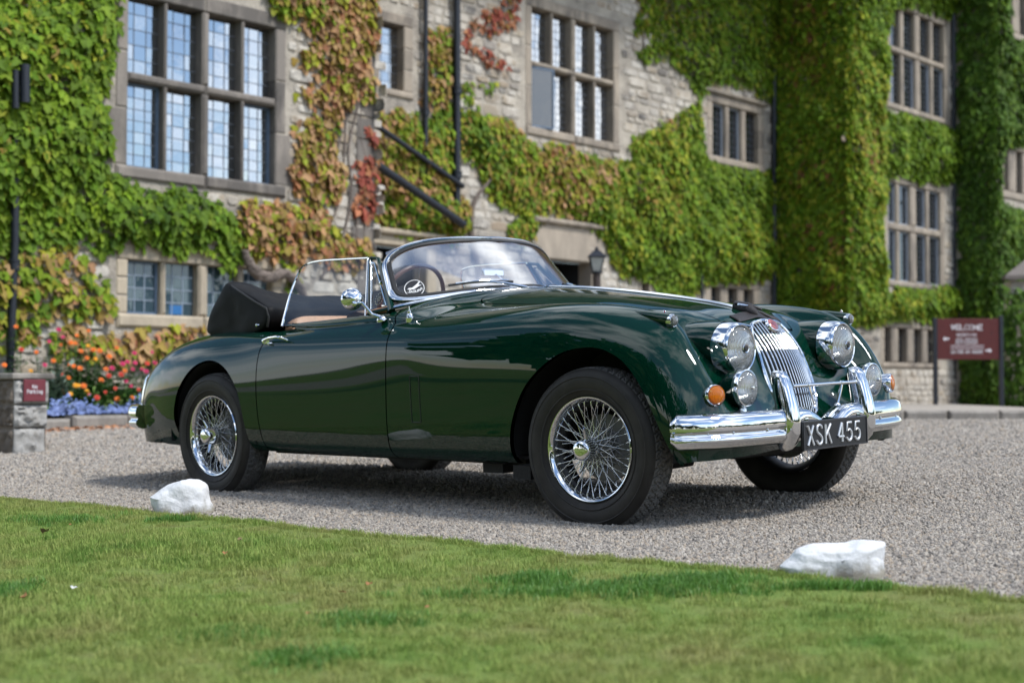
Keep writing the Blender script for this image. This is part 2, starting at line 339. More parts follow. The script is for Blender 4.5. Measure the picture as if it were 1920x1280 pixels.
def clip_surface(field_fn, sgn, lip=0.0, lipdir='y', lip_sil=True, off=0.0):
    """faces of the half body where field >= 0, cut cleanly along the zero line, for one side"""
    phi = field_fn(GP); nu, nv = phi.shape
    V = []; N = []; Fs = []; idx = -np.ones((nu, nv), int)
    def vert(i, j):
        if idx[i, j] < 0:
            idx[i, j] = len(V); V.append(GP[i, j]); N.append(GN[i, j])
        return idx[i, j]
    ek = {}; lips = []
    def cut(a, b):
        k = (a, b) if a < b else (b, a)
        if k in ek: return ek[k]
        (i0, j0), (i1, j1) = k; f0, f1 = phi[i0, j0], phi[i1, j1]
        lo, hi = 0.0, 1.0; t = f0/(f0-f1)
        uu = GU[i0, j0]+(GU[i1, j1]-GU[i0, j0])*t; vv = GV[i0, j0]+(GV[i1, j1]-GV[i0, j0])*t
        p, n = surf(np.array([uu]), np.array([vv])); ek[k] = len(V); V.append(p[0]); N.append(n[0]*_s); return ek[k]
    pos = phi >= 0
    full = pos[:-1, :-1] & pos[1:, :-1] & pos[1:, 1:] & pos[:-1, 1:]
    some = pos[:-1, :-1] | pos[1:, :-1] | pos[1:, 1:] | pos[:-1, 1:]
    for i, j in np.argwhere(full): Fs.append((vert(i, j), vert(i+1, j), vert(i+1, j+1), vert(i, j+1)))
    for i, j in np.argwhere(some & ~full):
        c = [(i, j), (i+1, j), (i+1, j+1), (i, j+1)]; out = []; cs = []
        for a, b in zip(c, c[1:]+c[:1]):
            if pos[a]: out.append(vert(*a))
            if pos[a] != pos[b]:
                q = cut(a, b); out.append(q); cs.append(q)
        if len(out) > 2: Fs.append(tuple(out))
        if len(cs) == 2: lips.append(tuple(cs))
    if lip_sil:
        for i in range(nu-1):
            if pos[i, 0] and pos[i+1, 0]: lips.append((vert(i, 0), vert(i+1, 0)))
    V = np.array(V) if V else np.zeros((0, 3)); N = np.array(N) if N else np.zeros((0, 3))
    if off: V = V - N*off
    if lip and lips:                                                            # a folded edge behind every cut
        rep = {}; V2 = []; N2 = []; base = len(V)
        for a, b in lips:
            ids = []
            d = V[b]-V[a]; ln = np.linalg.norm(d)
            if ln < 1e-7: continue
            inward = -(N[a]+N[b])/2 if lipdir == 'n' else np.array([0, -1.0, 0])
            nn = np.cross(d, inward); nn /= np.linalg.norm(nn)+1e-12
            for q in (a, b): V2.append(V[q]); N2.append(nn)
            for q in (b, a): V2.append(V[q]+inward*lip); N2.append(nn)
            k = base+len(V2)-4; Fs.append((k, k+1, k+2, k+3))
        V = np.vstack([V, V2]); N = np.vstack([N, N2])
    if sgn < 0: V = V*np.array([1, -1, 1]); N = N*np.array([1, -1, 1])
    return V, N, Fs
def panel(name, mat, parent, field_fn, sides=(-1, 1), lip=.014, lipdir='n', lip_sil=True, off=0.0):
    V = []; N = []; Fs = []
    for s in sides:
        v, n, f = clip_surface(field_fn, s, lip, lipdir, lip_sil, off); b = sum(len(x) for x in V)
        V.append(v); N.append(n); Fs += [tuple(q+b for q in (ff if s*_s > 0 else ff[::-1])) for ff in f]
    V = np.vstack(V); N = np.vstack(N)
    me = bpy.data.meshes.new(name); me.from_pydata(V.tolist(), [], Fs); me.materials.append(mat)
    me.polygons.foreach_set('use_smooth', [True]*len(Fs))
    me.normals_split_custom_set_from_vertices(N.tolist()); me.update()
    return link(name, me, parent)
# ------------------------------------------------------------------ car: assembly (car frame: X forward from the front axle, -Y is the near side)
def rot_car():
    y, p, r = math.radians(-44.23), math.radians(-.08), math.radians(2.27)
    return (Matrix.Rotation(y, 4, 'Z') @ Matrix.Rotation(p, 4, 'Y') @ Matrix.Rotation(r, 4, 'X'))
CAR_T = Vector((.8346, 6.1587, -.5037 + H))
car = empty('classic_car'); car.matrix_world = Matrix.Translation(CAR_T) @ rot_car()
tag(car, 'dark green vintage convertible with folded black hood and chrome wire wheels on the gravel', 'car')
GAP = .0034
panel('body', M_paint, car, lambda P: np.minimum.reduce([np.where(P[..., 1] > .40, -f_arch(P), 1.0), -f_door(P)-GAP, -f_cockpit(P), -f_bonnet(P)-GAP]), lip=.022, lipdir='y')
for s in (-1, 1):
    d = panel('door', M_paint, car, lambda P: np.minimum(f_door(P)-GAP, -f_cockpit(P)), sides=(s,))
panel('bonnet', M_paint, car, lambda P: f_bonnet(P)-GAP)
panel('gap_shade_shell', M_black, car, lambda P: np.minimum.reduce([np.where(P[..., 1] > .40, -f_arch(P)-.004, 1.0), -f_cockpit(P)-.01, np.minimum(P[..., 0]+3.3, .30-P[..., 0])]), lip=0, off=.018)  # black layer added under the panels so their gaps look dark
# wheel wells and floor
def well(cx, r):
    m = MB()
    for s in (-1, 1):
        G = [[(cx+rr*math.cos(a), s*y, .30+rr*math.sin(a)*.98) for y, rr in ((.762, r), (.44, r))] for a in np.linspace(-.10, PI+.10, 30)]
        m.grid(G)
        G = [[(cx+rr*math.cos(a), s*.44, .30+rr*math.sin(a)*.98) for rr in (.02, r)] for a in np.linspace(-.10, PI+.10, 30)]
        m.grid(G)
    return m
well(0, .425).build('wheel_well', M_black, car); well(-2.59, .385).build('wheel_well', M_black, car)
m = MB(); m.box((-1.35, 0, .222), (.88, .62, .012)); m.box((-2.95, 0, .30), (.42, .45, .02)); m.box((.1, 0, .27), (.36, .42, .02))
for s in (-1, 1): m.box((-1.3, s*.42, .232), (.86, .05, .022)); m.box((-.62, s*.62, .195), (.06, .05, .02)); m.box((-.40, s*.66, .19), (.05, .06, .028))
m.box((-1.5, -.30, .228), (.25, .06, .022)); m.tube([(-.2, .3, .235), (-1.2, .3, .238), (-2.2, .33, .24)], .026)
m.tube([(0, -.62, .25), (0, .62, .25)], .03); m.tube([(-2.59, -.62, .30), (-2.59, .62, .30)], .045); m.lathe([(0, -.12), (.11, -.08), (.13, 0), (.11, .08), (0, .12)], (-2.59, 0, .3), (0, 1, 0), 16)
for s in (-1, 1): m.tube([(.12, s*.25, .22), (.02, s*.56, .20)], .022); m.tube([(-.2, s*.25, .2), (-.02, s*.56, .2)], .022); m.tube([(.06, s*.35, .2), (.03, s*.42, .5)], .03)
m.build('chassis', M_black, car)

# ---- wheels
M_spoke = simple('spoke_steel', (.62, .63, .64), .22, 1.0)
M_rimwell = simple('rim_well', (.05, .05, .052), .4, .7)
R_T = .326
def tyre_mesh():
    m = MB(); prof = [(.208, -.060), (.222, -.069), (.245, -.079), (.270, -.083), (.292, -.080), (.306, -.073), (.3165, -.064)]
    nt = 46; ys = np.linspace(-.058, .058, nt)
    n = 560; V = []
    th = np.linspace(0, 2*PI, n, endpoint=False)
    def zig(th, k, ph): return np.abs(((th*k/(2*PI)+ph) % 1)*2-1)
    rows = [(np.full(n, r), np.full(n, y)) for r, y in prof]
    for y in ys:
        crown = R_T - .004*(y/.058)**2 - .003*(abs(y)/.058)**8
        g = np.zeros(n)
        for gi, gy in enumerate((-.040, -.0135, .0135, .040)):
            yy = gy + (zig(th, 60, gi*.5)-.5)*.018
            g = np.maximum(g, np.clip(1-np.abs(y-yy)/.0042, 0, 1))
        # cross sipes between the ribs
        lane = int(np.floor((y+.058)/.0267)) ; cz = ((th*60/(2*PI)+lane*.37+y*9*(1 if lane % 2 else -1)) % 1)
        g = np.maximum(g, .9*(np.abs(cz-.5) < .07)*(abs(y) < .056))
        rows.append((crown - .0085*g, np.full(n, y)))
    rows += [(np.full(n, r), np.full(n, -y)) for r, y in prof[::-1]]
    V = np.stack([np.stack([r*np.cos(th), y, r*np.sin(th)], -1) for r, y in rows])
    m.grid(V.tolist(), closed_v=True)
    # fine raised rings on the sidewall
    for rr in (.236, .288):
        m.lathe([(rr-.0035, -.0765 if rr < .26 else -.081), (rr, -.0795 if rr < .26 else -.0835), (rr+.0035, -.079 if rr < .26 else -.0815)], (0, 0, 0), (0, 1, 0), 90)
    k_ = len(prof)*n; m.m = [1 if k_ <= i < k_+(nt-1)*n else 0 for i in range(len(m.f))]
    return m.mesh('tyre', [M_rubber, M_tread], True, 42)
def rim_mesh():
    m = MB()
    prof = [(.192, -.048), (.198, -.058), (.204, -.066), (.2085, -.068), (.2095, -.063), (.2045, -.060), (.2010, -.054), (.1965, -.047), (.194, -.036), (.182, -.026), (.172, -.016), (.168, .0), (.172, .02), (.186, .03), (.19, .055), (.205, .062)]
    prof = [(.2105, -.0655), (.2075, -.0695), (.2025, -.0685), (.1985, -.0615), (.1945, -.0575), (.1905, -.050), (.1880, -.034), (.178, -.026), (.170, -.012), (.168, .01), (.176, .03), (.188, .05), (.206, .062)]
    m.lathe(prof, (0, 0, 0), (0, 1, 0), 96)
    m.f = m.f; k = 96*7; m.m = [1 if i >= 96*6 else 0 for i in range(len(m.f))]
    return m.mesh('rim', [M_chrome, M_rimwell], True, 50)
def hub_mesh():
    m = MB(); m.lathe([(.034, -.062), (.040, -.055), (.036, -.03), (.04, .0), (.062, .03), (.068, .045), (.0, .05)], (0, 0, 0), (0, 1, 0), 40)
    return m.mesh('hub', M_steel, True, 40)
def drum_mesh():
    m = MB(); m.lathe([(0, .028), (.070, .028), (.074, .034), (.082, .040), (.135, .044), (.135, .06), (0, .06)], (0, 0, 0), (0, 1, 0), 40)
    return m.mesh('brake_disc', simple('cast_grey', (.20, .20, .21), .5, .5), True, 30)
def spinner_mesh():
    m = MB(); m.lathe([(.0, -.126), (.022, -.1255), (.034, -.1225), (.0395, -.116), (.0415, -.108), (.043, -.098), (.047, -.084), (.049, -.068), (.044, -.058)], (0, 0, 0), (0, 1, 0), 40)
    for s in (-1, 1):                                                           # two swept ears
        P = [(0, -.080, s*.030), (0, -.088, s*.055), (0, -.098, s*.075), (0, -.110, s*.088)]
        m.tube(P, [.019, .016, .012, .006], 10, flat=.42)
    return m.mesh('spinner', M_chrome, True, 40)
def spoke_mesh(a, b):
    m = MB(); a = Vector(a); b = Vector(b); m.tube([a, a+(b-a)*.10, a+(b-a)*.11, b], [.0034, .0032, .0017, .0017], 6)
    return m.mesh('spoke', M_spoke, True, 60)
def pol(r, a, y): return (r*math.cos(a), y, r*math.sin(a))
me_tyre, me_rim, me_hub, me_drum, me_spin = tyre_mesh(), rim_mesh(), hub_mesh(), drum_mesh(), spinner_mesh()
NS = 18
sp = [spoke_mesh(pol(.189, 0, -.044), pol(.037, d, -.052)) for d in (.62, -.62)] + [spoke_mesh(pol(.172, 0, -.020), pol(.040, d, .012)) for d in (.85, -.85)]
def wheel(cx, side, steer=0, spin=0.0):
    w = link('wheel', me_tyre, car)
    w.matrix_local = Matrix.Translation((cx, side*.689, .298)) @ Matrix.Rotation(steer, 4, 'Z') @ Matrix.Rotation(PI if side > 0 else 0, 4, 'Z')
    for nm, me in (('rim', me_rim), ('hub', me_hub), ('brake_disc', me_drum), ('spinner', me_spin)):
        o = link(nm, me, w)
        if nm == 'spinner': o.rotation_euler = (0, spin, 0)
    for k in range(NS):
        for q, me in enumerate(sp):
            o = link('spoke', me, w); o.rotation_euler = (0, -(2*PI*(k+(0, .5, .25, .75)[q])/NS), 0)
    return w
wheel(0, -1, math.radians(2.5), .15); wheel(-2.591, -1, 0, -.25); wheel(0, 1, math.radians(2.5)); wheel(-2.591, 1)

# ---- nose: grille, lamps, bumper
gz = np.array([.372, .385, .42, .47, .55, .63, .70, .74, .777, .790]); gh = np.array([.004, .045, .098, .147, .164, .157, .145, .130, .095, .030])
gxz = np.array([.372, .45, .525, .646, .735, .78, .795]); gxx = np.array([.528, .513, .494, .447, .386, .347, .330])
def gsm(x, X, Y):
    t = interp_curve(list(zip(X, Y)), 16); return np.interp(x, t[:, 0], t[:, 1])
def g_half(z): return gsm(z, gz, gh)
def g_x(z, y, o=0): return gsm(z, gxz, gxx) - (1.75)*y*y + o
m = MB(); zz = np.linspace(.374, .789, 40)
m.grid([[(g_x(z, t*g_half(z), -.017), t*g_half(z)*1.0, z) for t in np.linspace(-1, 1, 13)] for z in zz])
m.build('grille_shade_sheet', M_black, car)  # black sheet stands in for the shade behind the slats
for k in range(-8, 9):
    y = k*.0186; P = []
    zs = [z for z in np.linspace(.374, .789, 120) if g_half(z) > abs(y)+.002]
    if len(zs) < 4: continue
    zs = np.linspace(zs[0], zs[-1], 26)
    m = MB(); G = []
    for z in zs:
        sl = (g_x(z+.004, y)-g_x(z-.004, y))/.008; nx, nzv = 1/math.hypot(1, sl), -sl/math.hypot(1, sl)
        x = g_x(z, y, -.006); G.append([(x+nx*dx, y+dy, z+nzv*dx) for dx, dy in ((-.010, -.0018), (.001, -.0030), (.0036, -.0019), (.0042, 0), (.0036, .0019), (.001, .0030), (-.010, .0018))])
    m.grid(G); m.build('grille_slat', M_chrome, car, True, 60)
def ring_path(n=150):
    zs = np.concatenate([np.linspace(.372, .45, 22), np.linspace(.46, .75, 34), np.linspace(.755, .790, 20)])
    left = [(-g_half(z), z) for z in zs]; right = [(g_half(z), z) for z in zs[::-1]]
    return left+right
rp = ring_path(); m = MB(); rp3 = [(g_x(z, y, .002), y, z) for y, z in rp]
m.tube(rp3+[rp3[0]], .0085, 10, False); 
m.build('grille_surround', M_chrome, car)
# badge
bz = .768; bn = Vector((.80, 0, .60)).normalized(); bo = Vector((g_x(bz, 0, .008), 0, bz))
m = MB(); m.lathe([(0, .011), (.014, .011), (.026, .008), (.028, .006)], bo, bn, 32); bd = m.build('badge', M_badge, car)
m = MB(); m.lathe([(.027, .004), (.028, .009), (.032, .008), (.036, 0), (.034, -.012)], bo, bn, 32); m.build('badge_rim', M_chrome, bd)
# bonnet strip, leather cover folded over the mascot
def top_z(X, Y):
    p, n = find_surf(X, Y); return p, n
cs = [surf(np.array([u]), np.array([NG-1-1e-6]), False)[0] for u in np.linspace(11.75, 16.70, 60)]
m = MB(); m.tube([(p[0], 0, p[2]+.004) for p in cs], [.004]+[.0075]*57+[.006, .004], 8); m.build('bonnet_strip', M_chrome, car)
m = MB(); G = []
for u in np.linspace(16.60, 17.08, 12):
    row = []
    for y in np.linspace(-1, 1, 25):
        v = NG-1-1e-6-abs(y)*.70; p, n = surf(np.array([u]), np.array([v])); p = p[0]; n = n[0]*_s
        q = p+n*(.007+.002*math.sin(u*9+y*7)); row.append((q[0], q[1]*(1 if y >= 0 else -1), q[2]))
    G.append(row)
m.grid(G); lc = m.build('leather_cover', M_black_leather, car); sdf = lc.modifiers.new('solid', 'SOLIDIFY'); sdf.thickness = .006
m = MB(); m.lathe([(0, -.07), (.018, -.064), (.026, -.03), (.028, .01), (.020, .045), (0, .062)], (.245, 0, .838), (1, 0, -.42), 16); m.tube([(.22, .05, .845), (.28, .06, .825), (.32, .10, .795)], .012, 8, flat=.5)
m.tube([(.20, -.02, .868), (.25, .0, .862), (.30, .03, .838)], [.010, .013, .008], 8, flat=.6); m.build('mascot_cover', M_black_leather, lc)
m = MB(); m.tube([(.24, -.055, .862), (.275, .03, .848)], .0045, 8); m.tube([(.305, -.155, .782), (.352, -.128, .765)], .0045, 8); m.build('buckle', M_chrome, lc)

def lathe_obj(name, prof, o, ax, mat, parent, n=40, auto=40):
    m = MB(); m.lathe(prof, o, ax, n); return m.build(name, mat, parent, True, auto)
def lathe_obj_k(name, prof, *a, **k): return lathe_obj(name, [(r*1.045, h) for r, h in prof], *a, **k)
AX = Vector((1, 0, 0))
for s in (-1, 1):
    o = (.412, s*.374, .678); ax = Vector((1, s*.02, .0))
    hl = lathe_obj_k('headlight', [(.082, .052), (.0850, .062), (.0890, .0645), (.0940, .0600), (.0980, .048), (.1010, .028), (.1030, .005), (.1025, -.008), (.098, -.012)], o, ax, M_chrome, car, 64)
    m = MB(); G = []
    lathe_obj_k('reflector', [(.083, .050), (.075, .022), (.055, -.01), (.03, -.028), (0, -.034)], o, ax, M_reflect, hl, 48)
    lathe_obj_k('lens', [(.0835, .050), (.079, .062), (.065, .072), (.040, .080), (.014, .083), (0, .083)], o, ax, M_lens, hl, 48)
    lathe_obj_k('bulb_cap', [(.0, .089), (.010, .0888), (.0125, .085), (.0125, .078)], o, ax, M_trim, hl, 24)
    lathe_obj_k('bulb_ring', [(.0128, .086), (.0165, .0875), (.0185, .084), (.0185, .078)], o, ax, M_chrome, hl, 24)
    lathe_obj_k('headlight_pod', [(.1020, -.004), (.1035, -.03), (.1030, -.07), (.101, -.12), (.094, -.18), (.080, -.25), (.06, -.32), (.03, -.39), (0, -.43)], (.405, s*.374, .680), Vector((1, 0, -.06)), M_paint, car, 64, 180)
    fo = (.535, s*.466, .528)
    fl = lathe_obj('fog_lamp', [(.063, .020), (.0665, .027), (.0705, .026), (.073, .016), (.073, .004), (.070, 0)], fo, AX, M_chrome, car, 48)
    lathe_obj('lamp_bowl', [(.071, .004), (.069, -.03), (.055, -.065), (.03, -.085), (0, -.09)], fo, AX, M_paint, fl, 40)
    lathe_obj('reflector', [(.064, .016), (.055, -.006), (.03, -.028), (0, -.035)], fo, AX, M_reflect, fl, 40)
    lathe_obj('lens', [(.0645, .020), (.060, .030), (.045, .040), (.022, .046), (0, .048)], fo, AX, M_lens, fl, 40)
    lathe_obj('bulb_cap', [(0, .056), (.006, .055), (.008, .046)], fo, AX, M_chrome, fl, 16)
    m = MB(); m.tube([(.53, s*.466, .46), (.53, s*.466, .425)], .011, 10); m.lathe([(0, .012), (.012, .010), (.018, 0), (.018, -.01)], (.535, s*.466, .446), (0, 0, 1), 16); m.build('lamp_stem', M_chrome, fl)
    ao = (.520, s*.637, .506); aax = Vector((.94, s*.34, .05))
    il = lathe_obj('indicator', [(.0350, .026), (.0378, .0295), (.0405, .026), (.0420, .008), (.0420, -.03)], ao, aax, M_chrome, car, 40)
    lathe_obj('amber_lens', [(.0352, .026), (.0335, .0305), (.030, .0335), (.024, .0345), (.018, .0375), (.010, .038), (0, .0382)], ao, aax, M_amber, il, 32)
    lathe_obj('reflector', [(.037, .022), (.03, .012), (0, .008)], ao, aax, M_reflect, il, 24)
    # side lamp on its fairing along the wing crest
    so = (.345, s*.640, .792)
    wl = lathe_obj('side_lamp_fairing', [(.0255, .0), (.0265, -.02), (.026, -.06), (.023, -.12), (.016, -.18), (.006, -.235), (0, -.25)], so, Vector((1, -s*.02, -.18)), M_paint, car, 32, 180)
    m = MB(); m.box((.315, s*.640, .768), (.03, .010, .02)); m.build('fairing_foot', M_paint, wl, bevel=.006)
    lathe_obj('side_lamp_rim', [(.020, .008), (.0235, .010), (.0262, .004), (.0262, -.012)], so, Vector((1, 0, -.1)), M_chrome, wl, 28)
    lathe_obj('side_lamp_lens', [(.0205, .008), (.018, .016), (.010, .021), (0, .0225)], so, Vector((1, 0, -.1)), M_lens, wl, 24)
    lathe_obj('telltale', [(0, .014), (.004, .010), (.006, 0), (.006, -.01)], (.310, s*.640, .822), Vector((-.2, 0, 1)), M_red, wl, 12)
# bumper blade
bp = interp_curve([(.440, -.785), (.472, -.770), (.512, -.725), (.560, -.640), (.592, -.500), (.612, -.300), (.618, -.18)], 8)
prof = [(-.050, .428), (-.022, .441), (.004, .439), (.020, .424), (.0265, .398), (.0255, .378), (.018, .373), (.0130, .368), (.0135, .360), (.021, .354), (.0255, .345), (.024, .330), (.010, .314), (-.015, .306), (-.050, .312)]
def blade(path, prof, taper=True):
    P = np.array(path); G = []
    for i in range(len(P)):
        t = P[min(i+1, len(P)-1)]-P[max(i-1, 0)]; t /= np.linalg.norm(t); nrm = np.array([-t[1], t[0]]);
        if nrm[0] < 0 and abs(nrm[0]) > .05 or (abs(nrm[0]) <= .05 and nrm[1]*P[i][1] < 0): nrm = -nrm
        k = 1.0 if not taper else min(1, .72+.28*min(1, i/5))
        G.append([(P[i][0]+nrm[0]*o, P[i][1]+nrm[1]*o, .373+(z-.373)*k) for o, z in prof])
    return G
for s in (-1, 1):
    path = [(x, y*(1 if s < 0 else -1)) for x, y in bp]
    G = blade(path, prof); m = MB(); m.grid(G)
    m.add([G[0][i] for i in range(len(prof))], [tuple(range(len(prof)))])
    fb = m.build('front_bumper', M_chrome, car, True, 50)
    for yy in (.70, .60, .42):
        xx = np.interp(yy, [.3, .5, .64, .725, .785], [.612, .592, .56, .512, .455])
        lathe_obj('bumper_bolt', [(0, .007), (.004, .006), (.0055, 0)], (xx+.013, s*yy, .366), AX, M_chrome, fb, 12)
    # overrider
    sec = [(.276, .600, .010, .010), (.284, .604, .026, .026), (.305, .610, .037, .040), (.345, .617, .045, .047), (.40, .618, .0465, .048), (.46, .610, .043, .044), (.52, .596, .038, .040), (.560, .586, .034, .036), (.578, .580, .029, .031), (.587, .576, .018, .020), (.589, .575, .004, .005)]
    sec = [(z_, c_, h_*.88, d_*.95) for z_, c_, h_, d_ in sec]
    G = []
    for z, cx, hw, hd in sec:
        row = []
        for q in np.linspace(0, 2*PI, 28, endpoint=False):
            cc, ss = math.cos(q), math.sin(q); e = .72
            row.append((cx+hd*math.copysign(abs(cc)**e, cc), s*.281+hw*math.copysign(abs(ss)**e, ss), z))
        G.append(row)
    m = MB(); m.grid(G, closed_v=True); m.add(G[0], [tuple(range(28))]); m.build('overrider', M_chrome, car, True, 60)
    # raised horn of the bumper beside the plate
    G = []
    for t in np.linspace(0, 1, 14):
        y = s*(.045+.20*t); hz = .392+.052*math.sin(min(1, t*1.5)*PI/2)*(1 if t < .8 else 1-.25*(t-.8)/.2)
        G.append([(.555, y, hz-.012), (.575, y, hz-.002), (.600, y, hz), (.624, y, hz-.006), (.640, y, hz-.022), (.644, y, hz-.042), (.640, y, .372), (.62, y, .35)])
    m = MB(); m.grid(G); m.build('bumper_horn', M_chrome, car, True, 60)
    m = MB(); m.tube([(.612, s*.088, .440), (.612, s*.115, .500), (.612, s*.125, .526)], .0065, 10); m.lathe([(.014, -.002), (.011, .006), (.007, .010)], (.612, s*.088, .437), (0, 0, 1), 16); m.lathe([(.0, -.014), (.0095, -.010), (.0095, .010), (.0, .014)], (.612, s*.125, .526), (0, 1, 0), 16); rb = m.build('badge_bar_bracket', M_chrome, car)
m = MB(); m.tube([(.612, -.238, .526), (.612, .238, .526)], .0075, 12); m.build('badge_bar', M_chrome, car)
m = MB(); m.tube([(.585, -.26, .36), (.59, 0, .345), (.585, .26, .36)], .02, 8); m.build('bumper_iron', M_black, car)
# number plate
pl = MB(); pl.box((.652, -.003, .331), (.006, .242, .0575)); plate = pl.build('number_plate', M_plate, car, True, 30, .003)
plate.rotation_euler = (0, 0, 0)
m = MB()
for dz in (-.0535, .0535): m.box((.6585, -.003, .331+dz), (.0022, .239, .0022))
for dy in (-.238, .232): m.box((.6585, dy, .331), (.0022, .0022, .0515))
m.build('plate_beading', simple('plate_edge', (.03, .032, .038), .3), plate)
GL = {  # stroke skeletons in a unit box, width .62
 'X': [[(0, 0), (.60, 1)], [(0, 1), (.60, 0)]],
 'S': [[(.58, .82), (.52, .93), (.38, .99), (.22, .99), (.08, .92), (.03, .78), (.07, .65), (.22, .56), (.40, .47), (.55, .36), (.59, .22), (.53, .08), (.38, .01), (.22, .01), (.08, .08), (.02, .20)]],
 'K': [[(.03, 0), (.03, 1)], [(.60, 1), (.05, .42)], [(.24, .62), (.62, 0)]],
 '4': [[(.44, 0), (.44, 1), (.40, 1), (0, .30), (0, .27), (.62, .27)]],
 '5': [[(.55, .97), (.08, .97), (.05, .54), (.20, .60), (.38, .60), (.53, .50), (.59, .31), (.53, .12), (.38, .02), (.22, .02), (.08, .09), (.02, .19)]],
}
def stroke_plate(ch, y0, z0, h, x):
    m = MB(); n = 0
    for line in GL[ch]:
        P = [(x+.0005*n, y0+a*h*.86, z0+b*h) for a, b in line]; n += 1
        pts = []
        for a, b in zip(P, P[1:]):
            for t in np.linspace(0, 1, 4, endpoint=False): pts.append(tuple(np.array(a)+(np.array(b)-np.array(a))*t))
        pts.append(P[-1]); m.tube(P, .0056, 10)
    return m
yy = -.212
for ch in 'XSK 455':
    if ch == ' ': yy += .034; continue
    stroke_plate(ch, yy, .2935, .076, .6590).build('plate_character', M_letter, plate, True, 50); yy += .0625
# ---- windscreen
def ws_base(t):                                                                # t -1 (near) .. 1 (far)
    y = .670*t; a = abs(t)
    return np.array([-.975 - .275*a**2.1, y, .984 - .012*a - .069*a**2.6])
def ws_top(t):
    y = .573*t; a = abs(t)
    return np.array([-1.225 - .215*a**2.0, y, 1.252 - .030*a**2 - .052*a**7])
def ws_pt(t, k, o=0):
    b, tp = ws_base(t), ws_top(t); p = b+(tp-b)*k
    n = np.array([.75, .55*t, .5]); n /= np.linalg.norm(n)
    bow = math.sin(k*PI)*.012
    return p+n*(bow+o)
def ws_loop(inset, o, n=160):
    """rounded outline of the screen in (t, k)"""
    pts = []
    ti, ki = 1-inset/.60, inset/.34
    r1, r2 = .13, .16                                                         # corner radii in metres
    w, h = .60*(ti), .34*(1-2*ki)
    for q in np.linspace(0, 2*PI, n, endpoint=False):
        cc, ss = math.cos(q), math.sin(q); e = .36 if ss > 0 else .30
        x = math.copysign(abs(cc)**e, cc); z = math.copysign(abs(ss)**e, ss)
        pts.append(ws_pt(x*ti, .5+.5*z*(1-2*ki), o))
    return pts
wsf = MB()
L0, L1, L2, L3, L4 = ws_loop(-.003, -.012), ws_loop(-.002, .008), ws_loop(.004, .0125), ws_loop(.012, .012), ws_loop(.017, .004)
wsf.grid([L0, L1, L2, L3, L4], closed_v=True)
frame = wsf.build('windscreen_frame', M_chrome, car, True, 50)
sl = MB(); sl.grid([ws_loop(.017, .004), ws_loop(.020, .0075), ws_loop(.030, .006), ws_loop(.032, .0)], closed_v=True); sl.build('windscreen_seal', M_trim, frame)
ib = MB(); ib.grid([ws_loop(-.004, -.012), ws_loop(.010, -.022), ws_loop(.030, -.014), ws_loop(.032, .0)], closed_v=True); ib.build('inner_trim', simple('trim_tan', (.40, .26, .15), .5), frame)
g = MB(); g.grid([[ws_pt(t, k) for t in np.linspace(-.96, .96, 41)] for k in np.linspace(.045, .965, 10)])
g.build('windscreen', M_screen, car)
# base trim following the cowl
m = MB(); m.tube([ws_pt(t, -.012, .014) for t in np.linspace(-.99, .99, 70)], .0085, 8, flat=1.0); m.build('screen_base_trim', M_chrome, frame)
# wipers
for t0, t1, nm in ((-.13, -.66, 0), (.30, .88, 1)):
    a = Vector(ws_pt(t0, -.06, .030)); b = Vector(ws_pt(t0+(t1-t0)*.58, .125, .030))
    m = MB(); m.lathe([(.0, .018), (.008, .016), (.011, .006), (.013, -.012)], a, (.5, 0, .85), 14); m.tube([a+Vector((0, 0, .012)), (a+b)/2+Vector((0, 0, .012)), b], [.0075, .006, .004], 8)
    wa = m.build('wiper_arm', M_chrome, car)
    P = [ws_pt(t0+(t1-t0)*q, .100+.050*q, .016+.008*math.sin(q*PI)) for q in np.linspace(.12, 1, 12)]
    m = MB(); m.tube(P, .0058, 8); m.build('wiper_blade', M_trim, wa)
    m = MB(); m.tube([Vector(p)+Vector((.003, 0, .005)) for p in P[1:-1]], .0042, 6); m.build('blade_holder', M_chrome, wa)
for s in (-1, 1): lathe_obj('washer_jet', [(0, .014), (.006, .012), (.009, 0)], Vector(ws_pt(-.30 if s < 0 else .12, -.10, .024)), (.3, 0, 1), M_chrome, car, 12)
# oval sticker
def ws_local(t0, k0, du, dv, o):                                               # metres along the glass
    return ws_pt(t0+du/.585, k0+dv/.32, o)
st0, sk0 = -.855, .225
m = MB(); C0 = [ws_local(st0, sk0, .034*math.cos(q), .041*math.sin(q), .0035) for q in np.linspace(0, 2*PI, 40, endpoint=False)]
m.add(C0+[ws_local(st0, sk0, 0, 0, .0035)], [(i, (i+1) % 40, 40) for i in range(40)]); stk = m.build('sticker', M_sticker, car)
m = MB(); m.grid([[ws_local(st0, sk0, .034*r*math.cos(q), .041*r*math.sin(q), .0042) for q in np.linspace(0, 2*PI, 48, endpoint=False)] for r in (1.0, .93)], closed_v=True); m.build('sticker_border', M_white_print, stk)
def print_polys(polys, fn, name, parent, mat):
    m = MB()
    for P in polys: m.add([fn(x, y) for x, y in P], [tuple(range(len(P)))])
    return m.build(name, mat, parent, False)
